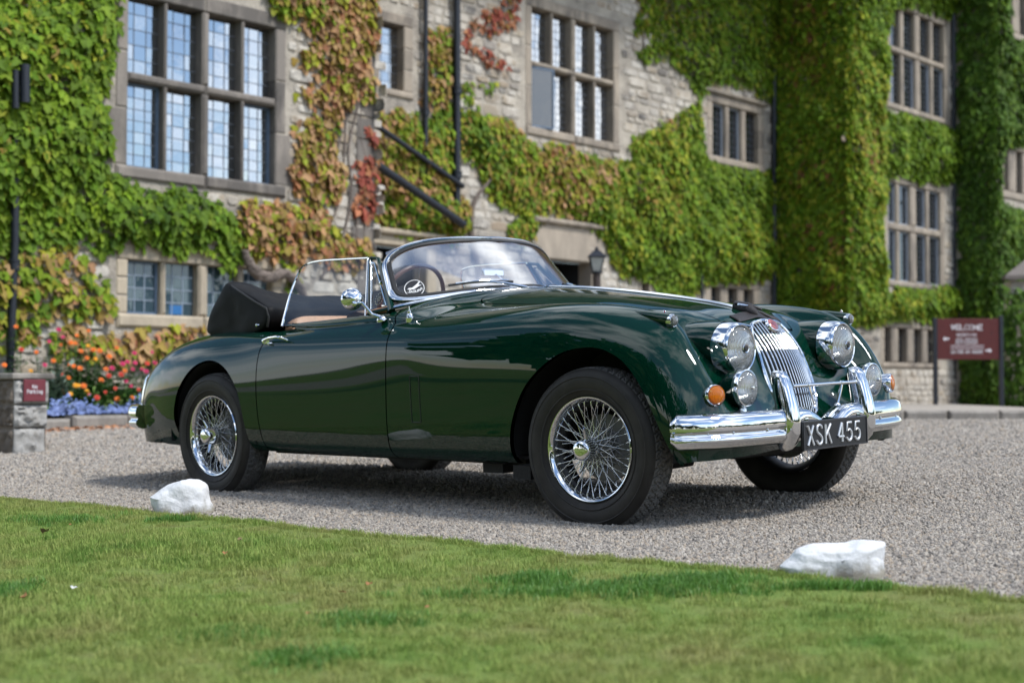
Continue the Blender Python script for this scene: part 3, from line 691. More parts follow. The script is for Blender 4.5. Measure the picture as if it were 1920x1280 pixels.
SEG = {'J': [[(1, 1), (1, .2), (.7, 0), (.3, 0), (0, .25)]], 'A': [[(0, 0), (.5, 1), (1, 0)], [(.2, .35), (.8, .35)]], 'G': [[(1, .8), (.7, 1), (.3, 1), (0, .7), (0, .3), (.3, 0), (.8, 0), (1, .2), (1, .5), (.6, .5)]],
 'U': [[(0, 1), (0, .2), (.3, 0), (.7, 0), (1, .2), (1, 1)]], 'R': [[(0, 0), (0, 1), (.7, 1), (1, .8), (1, .65), (.7, .5), (0, .5)], [(.5, .5), (1, 0)]],
 'W': [[(0, 1), (.25, 0), (.5, .8), (.75, 0), (1, 1)]], 'E': [[(1, 0), (0, 0), (0, 1), (1, 1)], [(0, .5), (.8, .5)]], 'L': [[(0, 1), (0, 0), (1, 0)]], 'C': [[(1, .8), (.7, 1), (.3, 1), (0, .7), (0, .3), (.3, 0), (.7, 0), (1, .2)]],
 'O': [[(.3, 0), (0, .3), (0, .7), (.3, 1), (.7, 1), (1, .7), (1, .3), (.7, 0), (.3, 0)]], 'M': [[(0, 0), (0, 1), (.5, .3), (1, 1), (1, 0)]], 'N': [[(0, 0), (0, 1), (1, 0), (1, 1)]], 'P': [[(0, 0), (0, 1), (.7, 1), (1, .8), (1, .65), (.7, .5), (0, .5)]],
 'T': [[(0, 1), (1, 1)], [(.5, 1), (.5, 0)]], 'I': [[(.5, 0), (.5, 1)]], 'S': [[(1, .85), (.7, 1), (.3, 1), (0, .8), (.2, .55), (.8, .45), (1, .2), (.7, 0), (.3, 0), (0, .15)]], 'K': [[(0, 0), (0, 1)], [(1, 1), (.05, .45), (1, 0)]],
 'D': [[(0, 0), (0, 1), (.6, 1), (1, .7), (1, .3), (.6, 0), (0, 0)]], 'H': [[(0, 0), (0, 1)], [(1, 0), (1, 1)], [(0, .5), (1, .5)]], 'B': [[(0, 0), (0, 1), (.7, 1), (.95, .75), (.7, .5), (1, .25), (.7, 0), (0, 0)]],
 'o': [[(.5, 0), (.1, .2), (.1, .5), (.5, .7), (.9, .5), (.9, .2), (.5, 0)]], 'a': [[(.9, .7), (.9, 0)], [(.9, .5), (.5, .7), (.1, .5), (.1, .2), (.5, 0), (.9, .2)]], 'r': [[(.2, 0), (.2, .7)], [(.2, .45), (.6, .7), (.9, .62)]],
 'k': [[(.1, 0), (.1, 1)], [(.8, .7), (.15, .3), (.9, 0)]], 'i': [[(.5, 0), (.5, .7)], [(.5, .88), (.5, 1)]], 'n': [[(.1, 0), (.1, .7)], [(.1, .5), (.5, .7), (.9, .5), (.9, 0)]], 'g': [[(.9, .7), (.9, -.15), (.5, -.32), (.1, -.2)], [(.9, .5), (.5, .7), (.1, .5), (.1, .2), (.5, 0), (.9, .2)]], ' ': []}
def text_polys(txt, h, w, gap, wt_=.14):
    """stroke letters as quads, centred"""
    tot = len(txt)*w+(len(txt)-1)*gap; x0 = -tot/2; out = []
    for ch in txt:
        for ln in SEG.get(ch, SEG.get(ch.upper(), [])):
            for (ax_, ay), (bx, by) in zip(ln, ln[1:]):
                a = np.array([x0+ax_*w, ay*h]); b = np.array([x0+bx*w, by*h]); d = b-a; n_ = np.linalg.norm(d)
                if n_ < 1e-9: continue
                d /= n_; q = np.array([-d[1], d[0]])*h*wt_/2; a = a-d*h*wt_*.4; b = b+d*h*wt_*.4
                out.append([tuple(a-q), tuple(b-q), tuple(b+q), tuple(a+q)])
        x0 += w+gap
    return out
tp = text_polys('JAGUAR', .0105, .0062, .0024, .2)
print_polys(tp, lambda x, y: ws_local(st0, sk0, x, y-.022-(.0022*abs(x/.02)**2*-2), .0045), 'sticker_lettering', stk, M_white_print)
cat = [(-.040, .000), (-.030, .006), (-.012, .004), (.004, .010), (.020, .018), (.034, .027), (.041, .026), (.036, .020), (.026, .012), (.036, .010), (.044, .006), (.030, .005), (.014, .000), (-.004, -.006), (-.020, -.004), (-.032, -.010), (-.026, -.003)]
print_polys([cat], lambda x, y: ws_local(st0, sk0, x*.60, y, .0045), 'sticker_emblem', stk, M_white_print)

# ---- side windows with slim chrome frames
def side_glass(s):
    wy = lambda z: s*(.675-.42*(z-.86))                                   # leans inward
    P = interp_curve([(-2.072, .850), (-2.080, .912), (-2.086, 1.030), (-2.061, 1.137), (-2.0, 1.164), (-1.882, 1.170), (-1.734, 1.166), (-1.545, 1.160)], 8)
    fr = MB(); pts = [(x, wy(z), z) for x, z in P]
    fr.tube(pts, .0062, 8)
    fr.tube([(-1.550, wy(1.160), 1.160), (-1.436, wy(.868), .868)], .0048, 8)
    o = fr.build('side_window_frame', M_chrome, car)
    gl = MB(); xs = np.linspace(-2.072, -1.436, len(P))
    gl.grid([[(x, wy(z), z) for x, z in P], [(x, wy(.850), .850) for x in xs]])
    gl.build('side_window', M_glass, car, False)
    # quarter light: dark green pillar frame, chrome bead, glass
    A = [(-1.530, 1.158), (-1.418, .888), (-1.268, .905), (-1.470, 1.150)]
    q = MB()
    for a_, b_, r_ in ((0, 1, .0085), (1, 2, .011), (2, 3, .0105), (3, 0, .0085)): q.tube([(x, wy(z), z) for x, z in (A[a_], A[b_])], r_, 8)
    qo = q.build('quarter_light_frame', M_paint, car)
    B = [(-1.506, 1.134), (-1.404, .906), (-1.300, .920), (-1.480, 1.130)]
    q = MB(); q.tube([(x, wy(z)+s*.006, z) for x, z in B+B[:1]], .0042, 8); q.lathe([(0, .012), (.009, .010), (.011, 0)], (-1.385, wy(1.03)+s*.004, 1.03), (0, s, 0), 14); q.build('quarter_light_bead', M_chrome, qo)
    q = MB(); q.add([(x, wy(z), z) for x, z in B], [(0, 1, 2, 3)]); q.build('quarter_light_glass', M_glass, qo, False)
    if s < 0:                                                                   # printed laurel emblem on the glass
        polys = []
        cx, cz = -1.372, .955
        for k in range(14):
            a = 2*PI*k/14; r = .024
            polys.append([(cx+(r+dx)*math.cos(a+da), cz+(r*1.15+dx)*math.sin(a+da)) for dx, da in ((-.004, 0), (0, .14), (.005, 0), (0, -.14))])
        for k in range(6):
            a = 2*PI*k/6; polys.append([(cx+r*math.cos(a+da), cz+r*math.sin(a+da)) for r, da in ((.003, 0), (.010, .3), (.015, 0), (.010, -.3))])
        print_polys(polys, lambda x, z: (x, wy(z)+s*.003, z), 'window_emblem', qo, simple('print_gold', (.42, .40, .30), .5))
for s in (-1, 1): side_glass(s)
# painted screen pillars below the chrome frame
for s in (-1, 1):
    m = MB(); b0, t0 = ws_pt(s*1.0, -.03, -.004), ws_pt(s*1.0, .82, -.012)
    m.tube([b0, (np.array(b0)+t0)/2, t0], [.017, .015, .012], 10); m.build('screen_pillar', M_paint, car)
# ---- door furniture
p, n = find_surf(-2.02, None, .76, 'side')
for s in (-1, 1):
    sy = lambda x, z, o: (x, s*(find_surf(x, None, z)[0][1]+o), z)
    m = MB(); m.box(sy(-2.085, .776, .004), (.024, .008, .012)); m.lathe([(.0, .022), (.011, .020), (.013, .0)], sy(-2.105, .778, .0), (0, s, 0), 16)
    m.tube([sy(-2.10, .782, .020), sy(-2.05, .792, .034), sy(-1.98, .795, .042), sy(-1.925, .787, .036), sy(-1.90, .775, .018)], [.0085, .0085, .0075, .0065, .004], 10)
    m.lathe([(0, .018), (.006, .016), (.008, 0)], sy(-2.055, .763, .0), (0, s, 0), 12)
    m.build('door_handle', M_chrome, car)
m = MB(); p, n = find_surf(-1.255, .705); base = Vector((-1.262, -.722, .858))
m.lathe([(0, .012), (.016, .010), (.022, .004), (.024, -.006)], base, (0, -.5, .9), 20)
m.tube([base+Vector((0, -.004, .006)), base+Vector((-.030, -.030, .022)), base+Vector((-.060, -.060, .075)), (-1.352, -.800, .930)], [.009, .008, .0075, .007], 10)
m.lathe([(.0, .013), (.012, .010), (.014, 0), (.010, -.01)], (-1.352, -.805, .930), (.75, -.62, 0), 14)
dm = m.build('door_mirror', M_chrome, car)
lathe_obj('mirror_shell', [(0, .030), (.020, .027), (.036, .019), (.047, .008), (.0515, -.004), (.050, -.008)], (-1.372, -.800, .953), (.80, -.55, .05), M_chrome, dm, 40)
lathe_obj('mirror_glass', [(.049, -.008), (.03, -.0085), (0, -.0085)], (-1.372, -.800, .953), (.80, -.55, .05), M_chrome, dm, 40)
lathe_obj('aerial_base', [(0, .052), (.003, .050), (.004, .034), (.008, .030), (.0085, .020), (.013, .016), (.015, .004), (.020, .0), (.02, -.02)], (find_surf(-1.088, .700)[0]*np.array([1, -1, 1])).tolist(), (0, -.1, 1), M_chrome, car, 20)
# flush hatch in the near wing: thin bead outline
m = MB(); hp = [(x, z) for x, z in [(-1.005, .595), (-.945, .595), (-.945, .392), (-1.005, .392)]]
hp3 = []
for (a, b) in zip(hp, hp[1:]+hp[:1]):
    for t in np.linspace(0, 1, 8, endpoint=False):
        x, z = a[0]+(b[0]-a[0])*t, a[1]+(b[1]-a[1])*t; d = (GP[..., 0]-x)**2+(GP[..., 2]-z)**2+np.where(GP[..., 1] < .6, 1, 0); k = np.unravel_index(np.argmin(d), d.shape)
        hp3.append((x, -(GP[k][1]+.0005), z))
m.tube(hp3+[hp3[0]], .0022, 6, False); m.build('vent_hatch_edge', M_trim, car)
# ---- cabin
m = MB(); m.box((-1.75, 0, .30), (.62, .64, .01)); m.box((-1.14, 0, .55), (.01, .62, .25)); m.box((-2.44, 0, .60), (.01, .63, .28)); m.box((-1.75, 0, .40), (.55, .12, .1)); m.build('cabin_floor', M_black, car)
for s in (-1, 1):
    m = MB(); m.box((-1.66, s*.655, .60), (.45, .012, .225)); m.build('door_card', M_leather, car, bevel=.01)
m = MB(); G = []
for t in np.linspace(-1, 1, 25):
    x0 = -1.155-.34*abs(t)**2.2; G.append([(x0+.02, t*.645, .945-.055*abs(t)**2), (x0-.04, t*.645, .962-.06*abs(t)**2), (x0-.10, t*.645, .950-.06*abs(t)**2), (x0-.125, t*.645, .90-.04*abs(t)), (x0-.11, t*.645, .76), (x0-.06, t*.645, .72)])
m.grid(G); m.build('dashboard', M_leather, car)
for s in (-1, 1):
    y0 = s*.325
    def cushion(c, rx, lean, hgt, wid, th, nm, seat):
        m = MB(); G = []
        for a in np.linspace(0, 1, 29):
            row = []
            for q in np.linspace(0, 2*PI, 26, endpoint=False):
                u, w = math.cos(q), math.sin(q)
                uu = math.copysign(abs(u)**.35, u); ww = math.copysign(abs(w)**.35, w)
                rib = .011*abs(math.sin(a*PI*8)) if w > .2 else 0
                edge = (1-abs(2*a-1)**6)**.5*.25+.75
                row.append((uu*hgt/2*edge, (a-.5)*wid, (ww*th/2+rib)*edge))
            G.append(row)
        R = Matrix.Rotation(lean, 3, 'Y'); m.grid([[tuple(R @ Vector(p)+Vector(c)) for p in row] for row in G], closed_v=True)
        m.add([tuple(R @ Vector(p)+Vector(c)) for p in G[0]], [tuple(range(26))]); m.add([tuple(R @ Vector(p)+Vector(c)) for p in G[-1]], [tuple(range(26))])
        return m
    st = cushion((-1.90, y0, .50), 0, 0.08, .50, .48, .14, 'seat', True).build('seat', M_leather, car, True, 60)
    cushion((-2.14, y0, .665), 0, math.radians(-104), .48, .46, .11, 'b', False).build('seat_back', M_leather, st, True, 60)
# steering wheel (right hand drive: near side)
c = Vector((-1.46, -.36, .935)); ax = Vector((-.90, 0, .42)).normalized(); a = ax.orthogonal().normalized(); b = ax.cross(a)
m = MB(); m.tube([c+(a*math.cos(q)+b*math.sin(q))*.200 for q in np.linspace(0, 2*PI, 49)], .011, 10, False); swl = m.build('steering_wheel', simple('wheel_rim_brown', (.09, .03, .02), .3), car)
m = MB()
for k in range(4):
    q = k*PI/2+.78; m.tube([c-ax*.03, c+(a*math.cos(q)+b*math.sin(q))*.200], .004, 6)
m.lathe([(0, .0), (.03, -.004), (.04, -.03), (.02, -.06), (.02, -.3)], c, ax, 20); m.build('wheel_spokes', M_steel, swl)
m = MB(); m.tube([(-1.16, .07, .985), (-1.22, .07, 1.03), (-1.30, .07, 1.075)], .005, 8); rm = m.build('rear_view_mirror', M_chrome, car)
m = MB(); m.box((-1.31, .055, 1.085), (.010, .075, .021)); m.build('mirror_housing', M_chrome, rm, bevel=.008)
# ---- folded hood
def hood():
    m = MB(); G = []
    ys = np.concatenate([[-.668, -.667, -.660], np.linspace(-.645, .645, 44), [.660, .667, .668]])
    for y in ys:
        a = abs(y); e = 1 if a < .65 else (.97 if a < .665 else (.90 if a < .6675 else .3))
        k = min(1, max(0, (a-.22)/.40)); k = k*k*(3-2*k)
        zr = 1.030+.072*k; xr = -2.68+.11*k
        fold = .010*math.sin(y*17)+.006*math.sin(y*41+1)
        base = [(-2.205, .870), (-2.200, .930+.012*k), (-2.215, .955), (-2.30, .985+.012*k+fold*.6), (-2.42, 1.012+.025*k+fold), (-2.55, 1.032+.050*k+fold*.6), (xr+.015, zr), (xr-.015, zr-.008), (-2.70, .99), (-2.745, .92+fold*.3), (-2.785, .858), (-2.76, .815), (-2.55, .80), (-2.30, .815)]
        cx, cz = -2.45, .90
        G.append([(cx+(x-cx)*e, y, cz+(z-cz)*e) for x, z in base])
    m.grid(G, closed_v=True); m.add(G[0], [tuple(range(14))]); m.add(G[-1], [tuple(range(14))])
    return m
hd = hood().build('folded_hood', M_vinyl, car, True, 60)
_me = hd.data; _cr = _me.attributes.new('crease_edge', 'FLOAT', 'EDGE'); _v = _me.vertices
for e_ in _me.edges:
    a_, b_ = e_.vertices; ra, rb = divmod(a_, 14), divmod(b_, 14)
    if ra[0] == rb[0] and ra[0] in (2, len(_v)//14-3): _cr.data[e_.index].value = .75
    if ra[1] == rb[1] and ra[1] in (6, 7): _cr.data[e_.index].value = .55
sb_ = hd.modifiers.new('sub', 'SUBSURF'); sb_.levels = 2; sb_.render_levels = 2
dsp_t = bpy.data.textures.new('hood_folds', 'CLOUDS'); dsp_t.noise_scale = .16
dm_ = hd.modifiers.new('folds', 'DISPLACE'); dm_.texture = dsp_t; dm_.strength = .018; dm_.mid_level = .5
for s in (-1, 1):
    m = MB(); m.tube([(-2.57, s*.650, 1.088), (-2.45, s*.662, 1.042), (-2.32, s*.666, .985), (-2.22, s*.664, .945), (-2.205, s*.662, .90), (-2.22, s*.66, .85)], .0055, 8); m.build('hood_piping', M_trim, hd)
    lathe_obj('hood_stud', [(0, .012), (.007, .010), (.010, 0)], (-2.285, s*.672, .862), (0, s, 0), M_chrome, hd, 14)
    # grey folds where the hood lining shows
# ---- tail
for s in (-1, 1):
    P = interp_curve([(-3.33, s*.735), (-3.44, s*.715), (-3.515, s*.64), (-3.56, s*.45), (-3.575, s*.25), (-3.575, 0)], 8)
    G = []
    for i in range(len(P)):
        t = P[min(i+1, len(P)-1)]-P[max(i-1, 0)]; t /= np.linalg.norm(t); nr = np.array([t[1], -t[0]])
        if nr @ np.array([-1, s*.3]) < 0: nr = -nr
        G.append([(P[i][0]+nr[0]*o, P[i][1]+nr[1]*o, z+.012) for o, z in prof])
    m = MB(); m.grid(G); m.add(G[0], [tuple(range(len(prof)))]); m.build('rear_bumper', M_chrome, car, True, 50)
    G = []
    for z, cx, hw, hd_ in [(.31, -3.60, .02, .02), (.33, -3.61, .042, .045), (.42, -3.625, .046, .048), (.52, -3.61, .04, .042), (.59, -3.59, .034, .036), (.618, -3.575, .024, .026), (.626, -3.57, .004, .005)]:
        G.append([(cx+hd_*math.cos(q), s*.50+hw*math.sin(q), z) for q in np.linspace(0, 2*PI, 24, endpoint=False)])
    m = MB(); m.grid(G, closed_v=True); m.build('rear_overrider', M_chrome, car, True, 60)
    tl = lathe_obj('tail_light', [(.0, .055), (.018, .048), (.030, .028), (.036, .0), (.036, -.02)], (-3.262, s*.600, .672), Vector((-.85, 0, .35)), M_red, car, 24)
    lathe_obj('tail_light_rim', [(.036, .004), (.041, .002), (.043, -.008), (.036, -.06)], (-3.262, s*.600, .672), Vector((-.85, 0, .35)), M_chrome, tl, 24)
    m = MB(); m.lathe([(.024, .0), (.0265, .001), (.0265, -.42), (.024, -.42)], (-3.66, s*.46, .243), (-1, 0, .0), 20); m.lathe([(.022, -.02), (0, -.02)], (-3.66, s*.46, .243), (-1, 0, 0), 20); m.build('exhaust', simple('exhaust_steel', (.12, .10, .09), .5, .8), car)
# ------------------------------------------------------------------ ground
LAT = np.array([.697, .717])                                                   # the drive climbs gently towards the house along this way
def gz(x, y):
    l = (np.asarray(x, float)-.8346)*LAT[0] + (np.asarray(y, float)-6.1587)*LAT[1]
    l = np.maximum(l, -14)
    r = np.where(l < 1, .0398*l, .0398+.085*(1-np.exp(-(np.maximum(l, 1)-1)*.468)))
    return H-.5037+r
def cam_ray(px, py):
    a = (px-960)/F_PX; b = (640-py)/F_PX; c, s = math.cos(PITCH), math.sin(PITCH)
    return np.array([a, c-b*s, s+c*b])
def on_ground(px, py, dz=0):
    d = cam_ray(px, py); lo, hi = .5, 400
    for _ in range(60):
        m_ = (lo+hi)/2
        if H+d[2]*m_ > gz(d[0]*m_, d[1]*m_)+dz: lo = m_
        else: hi = m_
    return np.array([d[0]*lo, d[1]*lo, H+d[2]*lo])
def at_depth(px, py, D):
    d = cam_ray(px, py); return d*(D/d[1])+np.array([0, 0, H])
def gravel_mat(name, pebble=False):
    t = NT(name)
    pal = [(.0, (.05, .05, .055)), (.12, (.12, .118, .12)), (.28, (.25, .23, .21)), (.46, (.42, .385, .335)), (.62, (.38, .29, .20)), (.74, (.20, .18, .165)), (.84, (.52, .48, .42)), (.93, (.44, .40, .35)), (1.0, (.10, .11, .13))]
    if pebble:
        oi = t.n('ShaderNodeObjectInfo'); r = oi.outputs['Random']; g = t.noise(t.obj(), 3, 3)
        c = t.ramp(r, pal); t.set(Base_Color=t.mix(c, (.36, .322, .272), .45), Roughness=.88, Specular_IOR_Level=.25)
    else:
        geo = t.n('ShaderNodeNewGeometry'); v = geo.outputs['Position']
        vo = t.n('ShaderNodeTexVoronoi', {'Scale': 75.0}); t.l(v, vo.inputs['Vector'])
        sep = t.n('ShaderNodeSeparateColor'); t.l(vo.outputs['Color'], sep.inputs[0])
        c = t.ramp(sep.outputs[0], pal); big = t.noise(v, .8, 5)
        c = t.mix(c, (.31, .275, .235), .5)
        t.set(Base_Color=t.mix(c, (.21, .18, .15), t.ramp(big, [(.45, (0,)*3), (.8, (.35,)*3)])), Roughness=.95, Specular_IOR_Level=.2)
        t.bump(vo.outputs['Distance'], .9, .012)
    return t.m
M_gravel = gravel_mat('gravel_sheet'); M_pebble = gravel_mat('gravel_pebble', True)
def sheet(name, xs, ys, mat, dz=0.0, kind='structure', noise=0.0):
    X, Y = np.meshgrid(xs, ys, indexing='ij'); Z = gz(X, Y)+dz
    if noise: Z = Z + noise*(np.sin(X*5.1+Y*2.3)*np.sin(Y*4.3-X*1.7))
    m = MB(); m.grid(np.stack([X, Y, Z], -1).tolist()); o = m.build(name, mat, None); tag(o, kind=kind); return o
gx = np.concatenate([np.linspace(-300, -20, 12), np.linspace(-16, 20, 73), np.linspace(24, 300, 12)]); gy = np.concatenate([np.linspace(-300, -10, 12), np.linspace(-6, 36, 85), np.linspace(40, 300, 12)])
ground = sheet('gravel_drive', gx, gy, M_gravel, 0, 'structure', .004)
tag(ground, 'pale grey and tan gravel forecourt around the car')
# ---- lawn: everything on the camera's side of a straight edge
E0 = np.array([-2.64, 7.24]); E1 = np.array([1.325, 3.64]); ED = (E1-E0)/np.linalg.norm(E1-E0); EN = np.array([ED[1], -ED[0]])
if EN @ (np.array([0, 0])-E0) < 0: EN = -EN
def edge_wob(t): return .018*np.sin(t*5.3)+.012*np.sin(t*13.1+1)+.010*np.sin(t*31+2)
def grass_col(t):
    geo = t.n('ShaderNodeNewGeometry'); v = geo.outputs['Position']
    n1 = t.noise(v, .9, 5, .6); n2 = t.noise(v, 4.5, 4, .6); n3 = t.noise(v, 170, 3)
    green = t.ramp(n3, [(.25, (.150, .255, .048)), (.75, (.36, .47, .125))])
    dry = t.ramp(n3, [(.25, (.27, .26, .09)), (.75, (.40, .36, .16))])
    lush = t.ramp(n3, [(.25, (.050, .16, .022)), (.75, (.13, .29, .045))])
    a = t.n('ShaderNodeMath', operation='ADD'); t.l(n1, a.inputs[0]); t.l(n2, a.inputs[1])
    f = t.ramp(a.outputs[0], [(.98, (0,)*3), (1.22, (.82,)*3)]); f.node.color_ramp.elements[0].position = .46; f.node.color_ramp.elements[1].position = .63
    h = t.n('ShaderNodeMath', operation='MULTIPLY'); t.l(a.outputs[0], h.inputs[0]); h.inputs[1].default_value = .5; t.l(h.outputs[0], f.node.inputs['Fac'])
    g = t.ramp(h.outputs[0], [(.36, (.8,)*3), (.45, (0,)*3)])
    return t.mix(t.mix(green, dry, f), lush, g)
def lawn_mat():
    t = NT('lawn_soil'); c = grass_col(t); t.set(Base_Color=t.mix(c, (.05, .06, .02), .45), Roughness=1.0, Specular_IOR_Level=.1); geo = t.n('ShaderNodeNewGeometry'); t.bump(t.noise(geo.outputs['Position'], 90, 4), .8, .02); return t.m
def blade_mat():
    t = NT('grass_blade'); c = grass_col(t); oi = t.n('ShaderNodeObjectInfo')
    c2 = t.mix(c, t.mix(c, (.40, .40, .14), .5), oi.outputs['Random'])
    t.set(Base_Color=c2, Roughness=.65, Specular_IOR_Level=.12)
    tr = t.n('ShaderNodeBsdfTranslucent'); t.l(c2, tr.inputs['Color']); mx = t.n('ShaderNodeMixShader', {0: .35}); t.l(t.b.outputs[0], mx.inputs[1]); t.l(tr.outputs[0], mx.inputs[2]); t.l(mx.outputs[0], t.out.inputs['Surface'])
    return t.m
M_lawn = lawn_mat(); M_blade = blade_mat()
tt = np.concatenate([np.linspace(-120, -8, 15), np.linspace(-6, 12, 240), np.linspace(14, 90, 12)]); qq = np.concatenate([[0, 0, .03], np.linspace(.10, 6, 40), np.linspace(7, 130, 20)])
G = []
for i, t_ in enumerate(tt):
    row = []
    for j, q_ in enumerate(qq):
        w = edge_wob(t_)*max(0, 1-q_/.4); p = E0+ED*t_+EN*(q_+w); z = float(gz(p[0], p[1]))
        up = -.02 if j == 0 else (.012 if j == 1 else .024)
        up += (.008*math.sin(p[0]*2.1+p[1])+.007*math.sin(p[1]*3.7-p[0]*1.3)) if j > 2 else 0
        row.append((p[0], p[1], z+up))
    G.append(row)
m = MB(); m.grid(G); lawn = m.build('lawn', M_lawn, None); tag(lawn, 'short cut green lawn with a straight edge against the gravel', kind='structure')
# ---- instancing with geometry nodes
def scatter(name, pts, rots, scales, src, mat, kind='stuff'):
    me = bpy.data.meshes.new(name); n = len(pts); me.vertices.add(n); me.vertices.foreach_set('co', np.asarray(pts, np.float32).ravel())
    for nm, arr in (('rot', rots), ('scl', scales)):
        at = me.attributes.new(nm, 'FLOAT_VECTOR', 'POINT'); at.data.foreach_set('vector', np.asarray(arr, np.float32).ravel())
    me.materials.append(mat); o = link(name, me); tag(o, kind=kind)
    ng = bpy.data.node_groups.new(name+'_nodes', 'GeometryNodeTree'); ng.interface.new_socket('Geometry', in_out='INPUT', socket_type='NodeSocketGeometry'); ng.interface.new_socket('Geometry', in_out='OUTPUT', socket_type='NodeSocketGeometry')
    N = ng.nodes; gi = N.new('NodeGroupInput'); go = N.new('NodeGroupOutput'); ip = N.new('GeometryNodeInstanceOnPoints'); oi = N.new('GeometryNodeObjectInfo'); oi.inputs['Object'].default_value = src; oi.inputs['As Instance'].default_value = True
    ra = N.new('GeometryNodeInputNamedAttribute'); ra.data_type = 'FLOAT_VECTOR'; ra.inputs['Name'].default_value = 'rot'; sa = N.new('GeometryNodeInputNamedAttribute'); sa.data_type = 'FLOAT_VECTOR'; sa.inputs['Name'].default_value = 'scl'
    e2r = N.new('FunctionNodeEulerToRotation'); lk = ng.links.new
    lk(gi.outputs[0], ip.inputs['Points']); lk(oi.outputs['Geometry'], ip.inputs['Instance']); lk(ra.outputs['Attribute'], e2r.inputs[0]); lk(e2r.outputs[0], ip.inputs['Rotation']); lk(sa.outputs['Attribute'], ip.inputs['Scale']); lk(ip.outputs[0], go.inputs[0])
    md = o.modifiers.new('scatter', 'NODES'); md.node_group = ng; return o
def loose(name, mesh): return bpy.data.objects.new(name, mesh)                  # geometry source only, never linked to the scene
def in_view(x, y, pad=.03): return (y > 1.5) & (np.abs(x/np.maximum(y, .1)) < .36+pad) 
# grass tufts
def tuft_mesh():
    m = MB(); r = random.Random(3)
    for k in range(26):
        a = r.random()*2*PI; d = r.random()**.5*.034; h = r.uniform(.010, .023); w = r.uniform(.0010, .0017); b = r.random()*2*PI; ln = r.uniform(.1, .8)*h
        x, y = d*math.cos(a), d*math.sin(a); dx, dy = math.cos(b), math.sin(b); px, py = -dy*w, dx*w
        m.add([(x-px, y-py, -.004), (x+px, y+py, -.004), (x+px*.8+dx*ln*.35, y+py*.8+dy*ln*.35, h*.6), (x-px*.8+dx*ln*.35, y-py*.8+dy*ln*.35, h*.6), (x+dx*ln, y+dy*ln, h)], [(0, 1, 2, 3), (3, 2, 4)])
    me = m.mesh('grass_tuft', M_blade, True, 180); return me
n = 46000
tq = rng.uniform(-2.5, 7.2, n); qv = rng.uniform(0, 1, n)**.8*4.6
P2 = E0+ED*tq[:, None]+EN*(qv+.004)[:, None]; ok = in_view(P2[:, 0], P2[:, 1]) & (P2[:, 1] > 2.7); P2 = P2[ok]; q2 = qv[ok]; t2 = tq[ok]
P2 = P2+EN*(edge_wob(t2)*np.clip(1-q2/.4, 0, 1))[:, None]
# ragged fringe along the edge
ne = 2600; te = rng.uniform(-1.0, 6.4, ne); qe = rng.normal(0, .016, ne)
Pe = E0+ED*te[:, None]+EN*(qe+edge_wob(te))[:, None]; P2 = np.vstack([P2, Pe]); q2 = np.concatenate([q2, np.full(ne, .01)])
Z2 = gz(P2[:, 0], P2[:, 1])+.020+np.where(q2 > .1, .008*np.sin(P2[:, 0]*2.1+P2[:, 1])+.007*np.sin(P2[:, 1]*3.7-P2[:, 0]*1.3), -.006)
k = len(P2); lush = np.clip(np.sin(P2[:, 0]*1.9+2*P2[:, 1])*np.sin(P2[:, 1]*2.7+.8), 0, 1)
sc = rng.uniform(.65, 1.15, k)*(1+.45*lush)
grass = scatter('grass', np.column_stack([P2, Z2]), np.column_stack([rng.normal(0, .12, k), rng.normal(0, .12, k), rng.uniform(0, 6.28, k)]), np.column_stack([sc, sc, sc*rng.uniform(.7, 1.25, k)]), loose('grass_tuft', tuft_mesh()), M_blade)
tag(grass, 'short grass blades covering the lawn')
def lush_mat():
    t = NT('lush_blade'); oi = t.n('ShaderNodeObjectInfo'); c = t.ramp(oi.outputs['Random'], [(0, (.080, .200, .032)), (1, (.165, .335, .060))]); t.set(Base_Color=c, Roughness=.5)
    tr = t.n('ShaderNodeBsdfTranslucent'); t.l(c, tr.inputs['Color']); mx = t.n('ShaderNodeMixShader', {0: .3}); t.l(t.b.outputs[0], mx.inputs[1]); t.l(tr.outputs[0], mx.inputs[2]); t.l(mx.outputs[0], t.out.inputs['Surface']); return t.m
M_lush = lush_mat(); tm2 = tuft_mesh().copy(); tm2.materials[0] = M_lush; LP = []
for px, py, sx, sy, cnt in ((1240, 1098, .22, .11, 330), (1330, 1085, .10, .06, 110), (690, 1165, .13, .08, 190), (430, 1195, .12, .09, 190), (95, 975, .20, .10, 200), (15, 1110, .06, .12, 120), (990, 1085, .10, .07, 100), (560, 1235, .1, .08, 110), (1010, 1110, .25, .05, 120), (330, 972, .10, .012, 34), (1545, 1098, .13, .010, 60), (1640, 1100, .05, .010, 24)):
    g_ = on_ground(px, py, .03); LP.append(np.column_stack([rng.normal(g_[0], sx*.6, cnt), rng.normal(g_[1], sy*.6, cnt)]))
LP = np.vstack(LP); LP = LP[((LP-E0) @ EN) > .03]; k = len(LP); sc = rng.uniform(.65, 1.15, k)
lg = scatter('lush_grass', np.column_stack([LP, gz(LP[:, 0], LP[:, 1])+.022]), np.column_stack([rng.normal(0, .2, k), rng.normal(0, .2, k), rng.uniform(0, 6.28, k)]), np.column_stack([sc, sc, sc*rng.uniform(.9, 1.5, k)]), loose('lush_tuft', tm2), M_lush); tag(lg, 'darker longer tufts in the lawn')
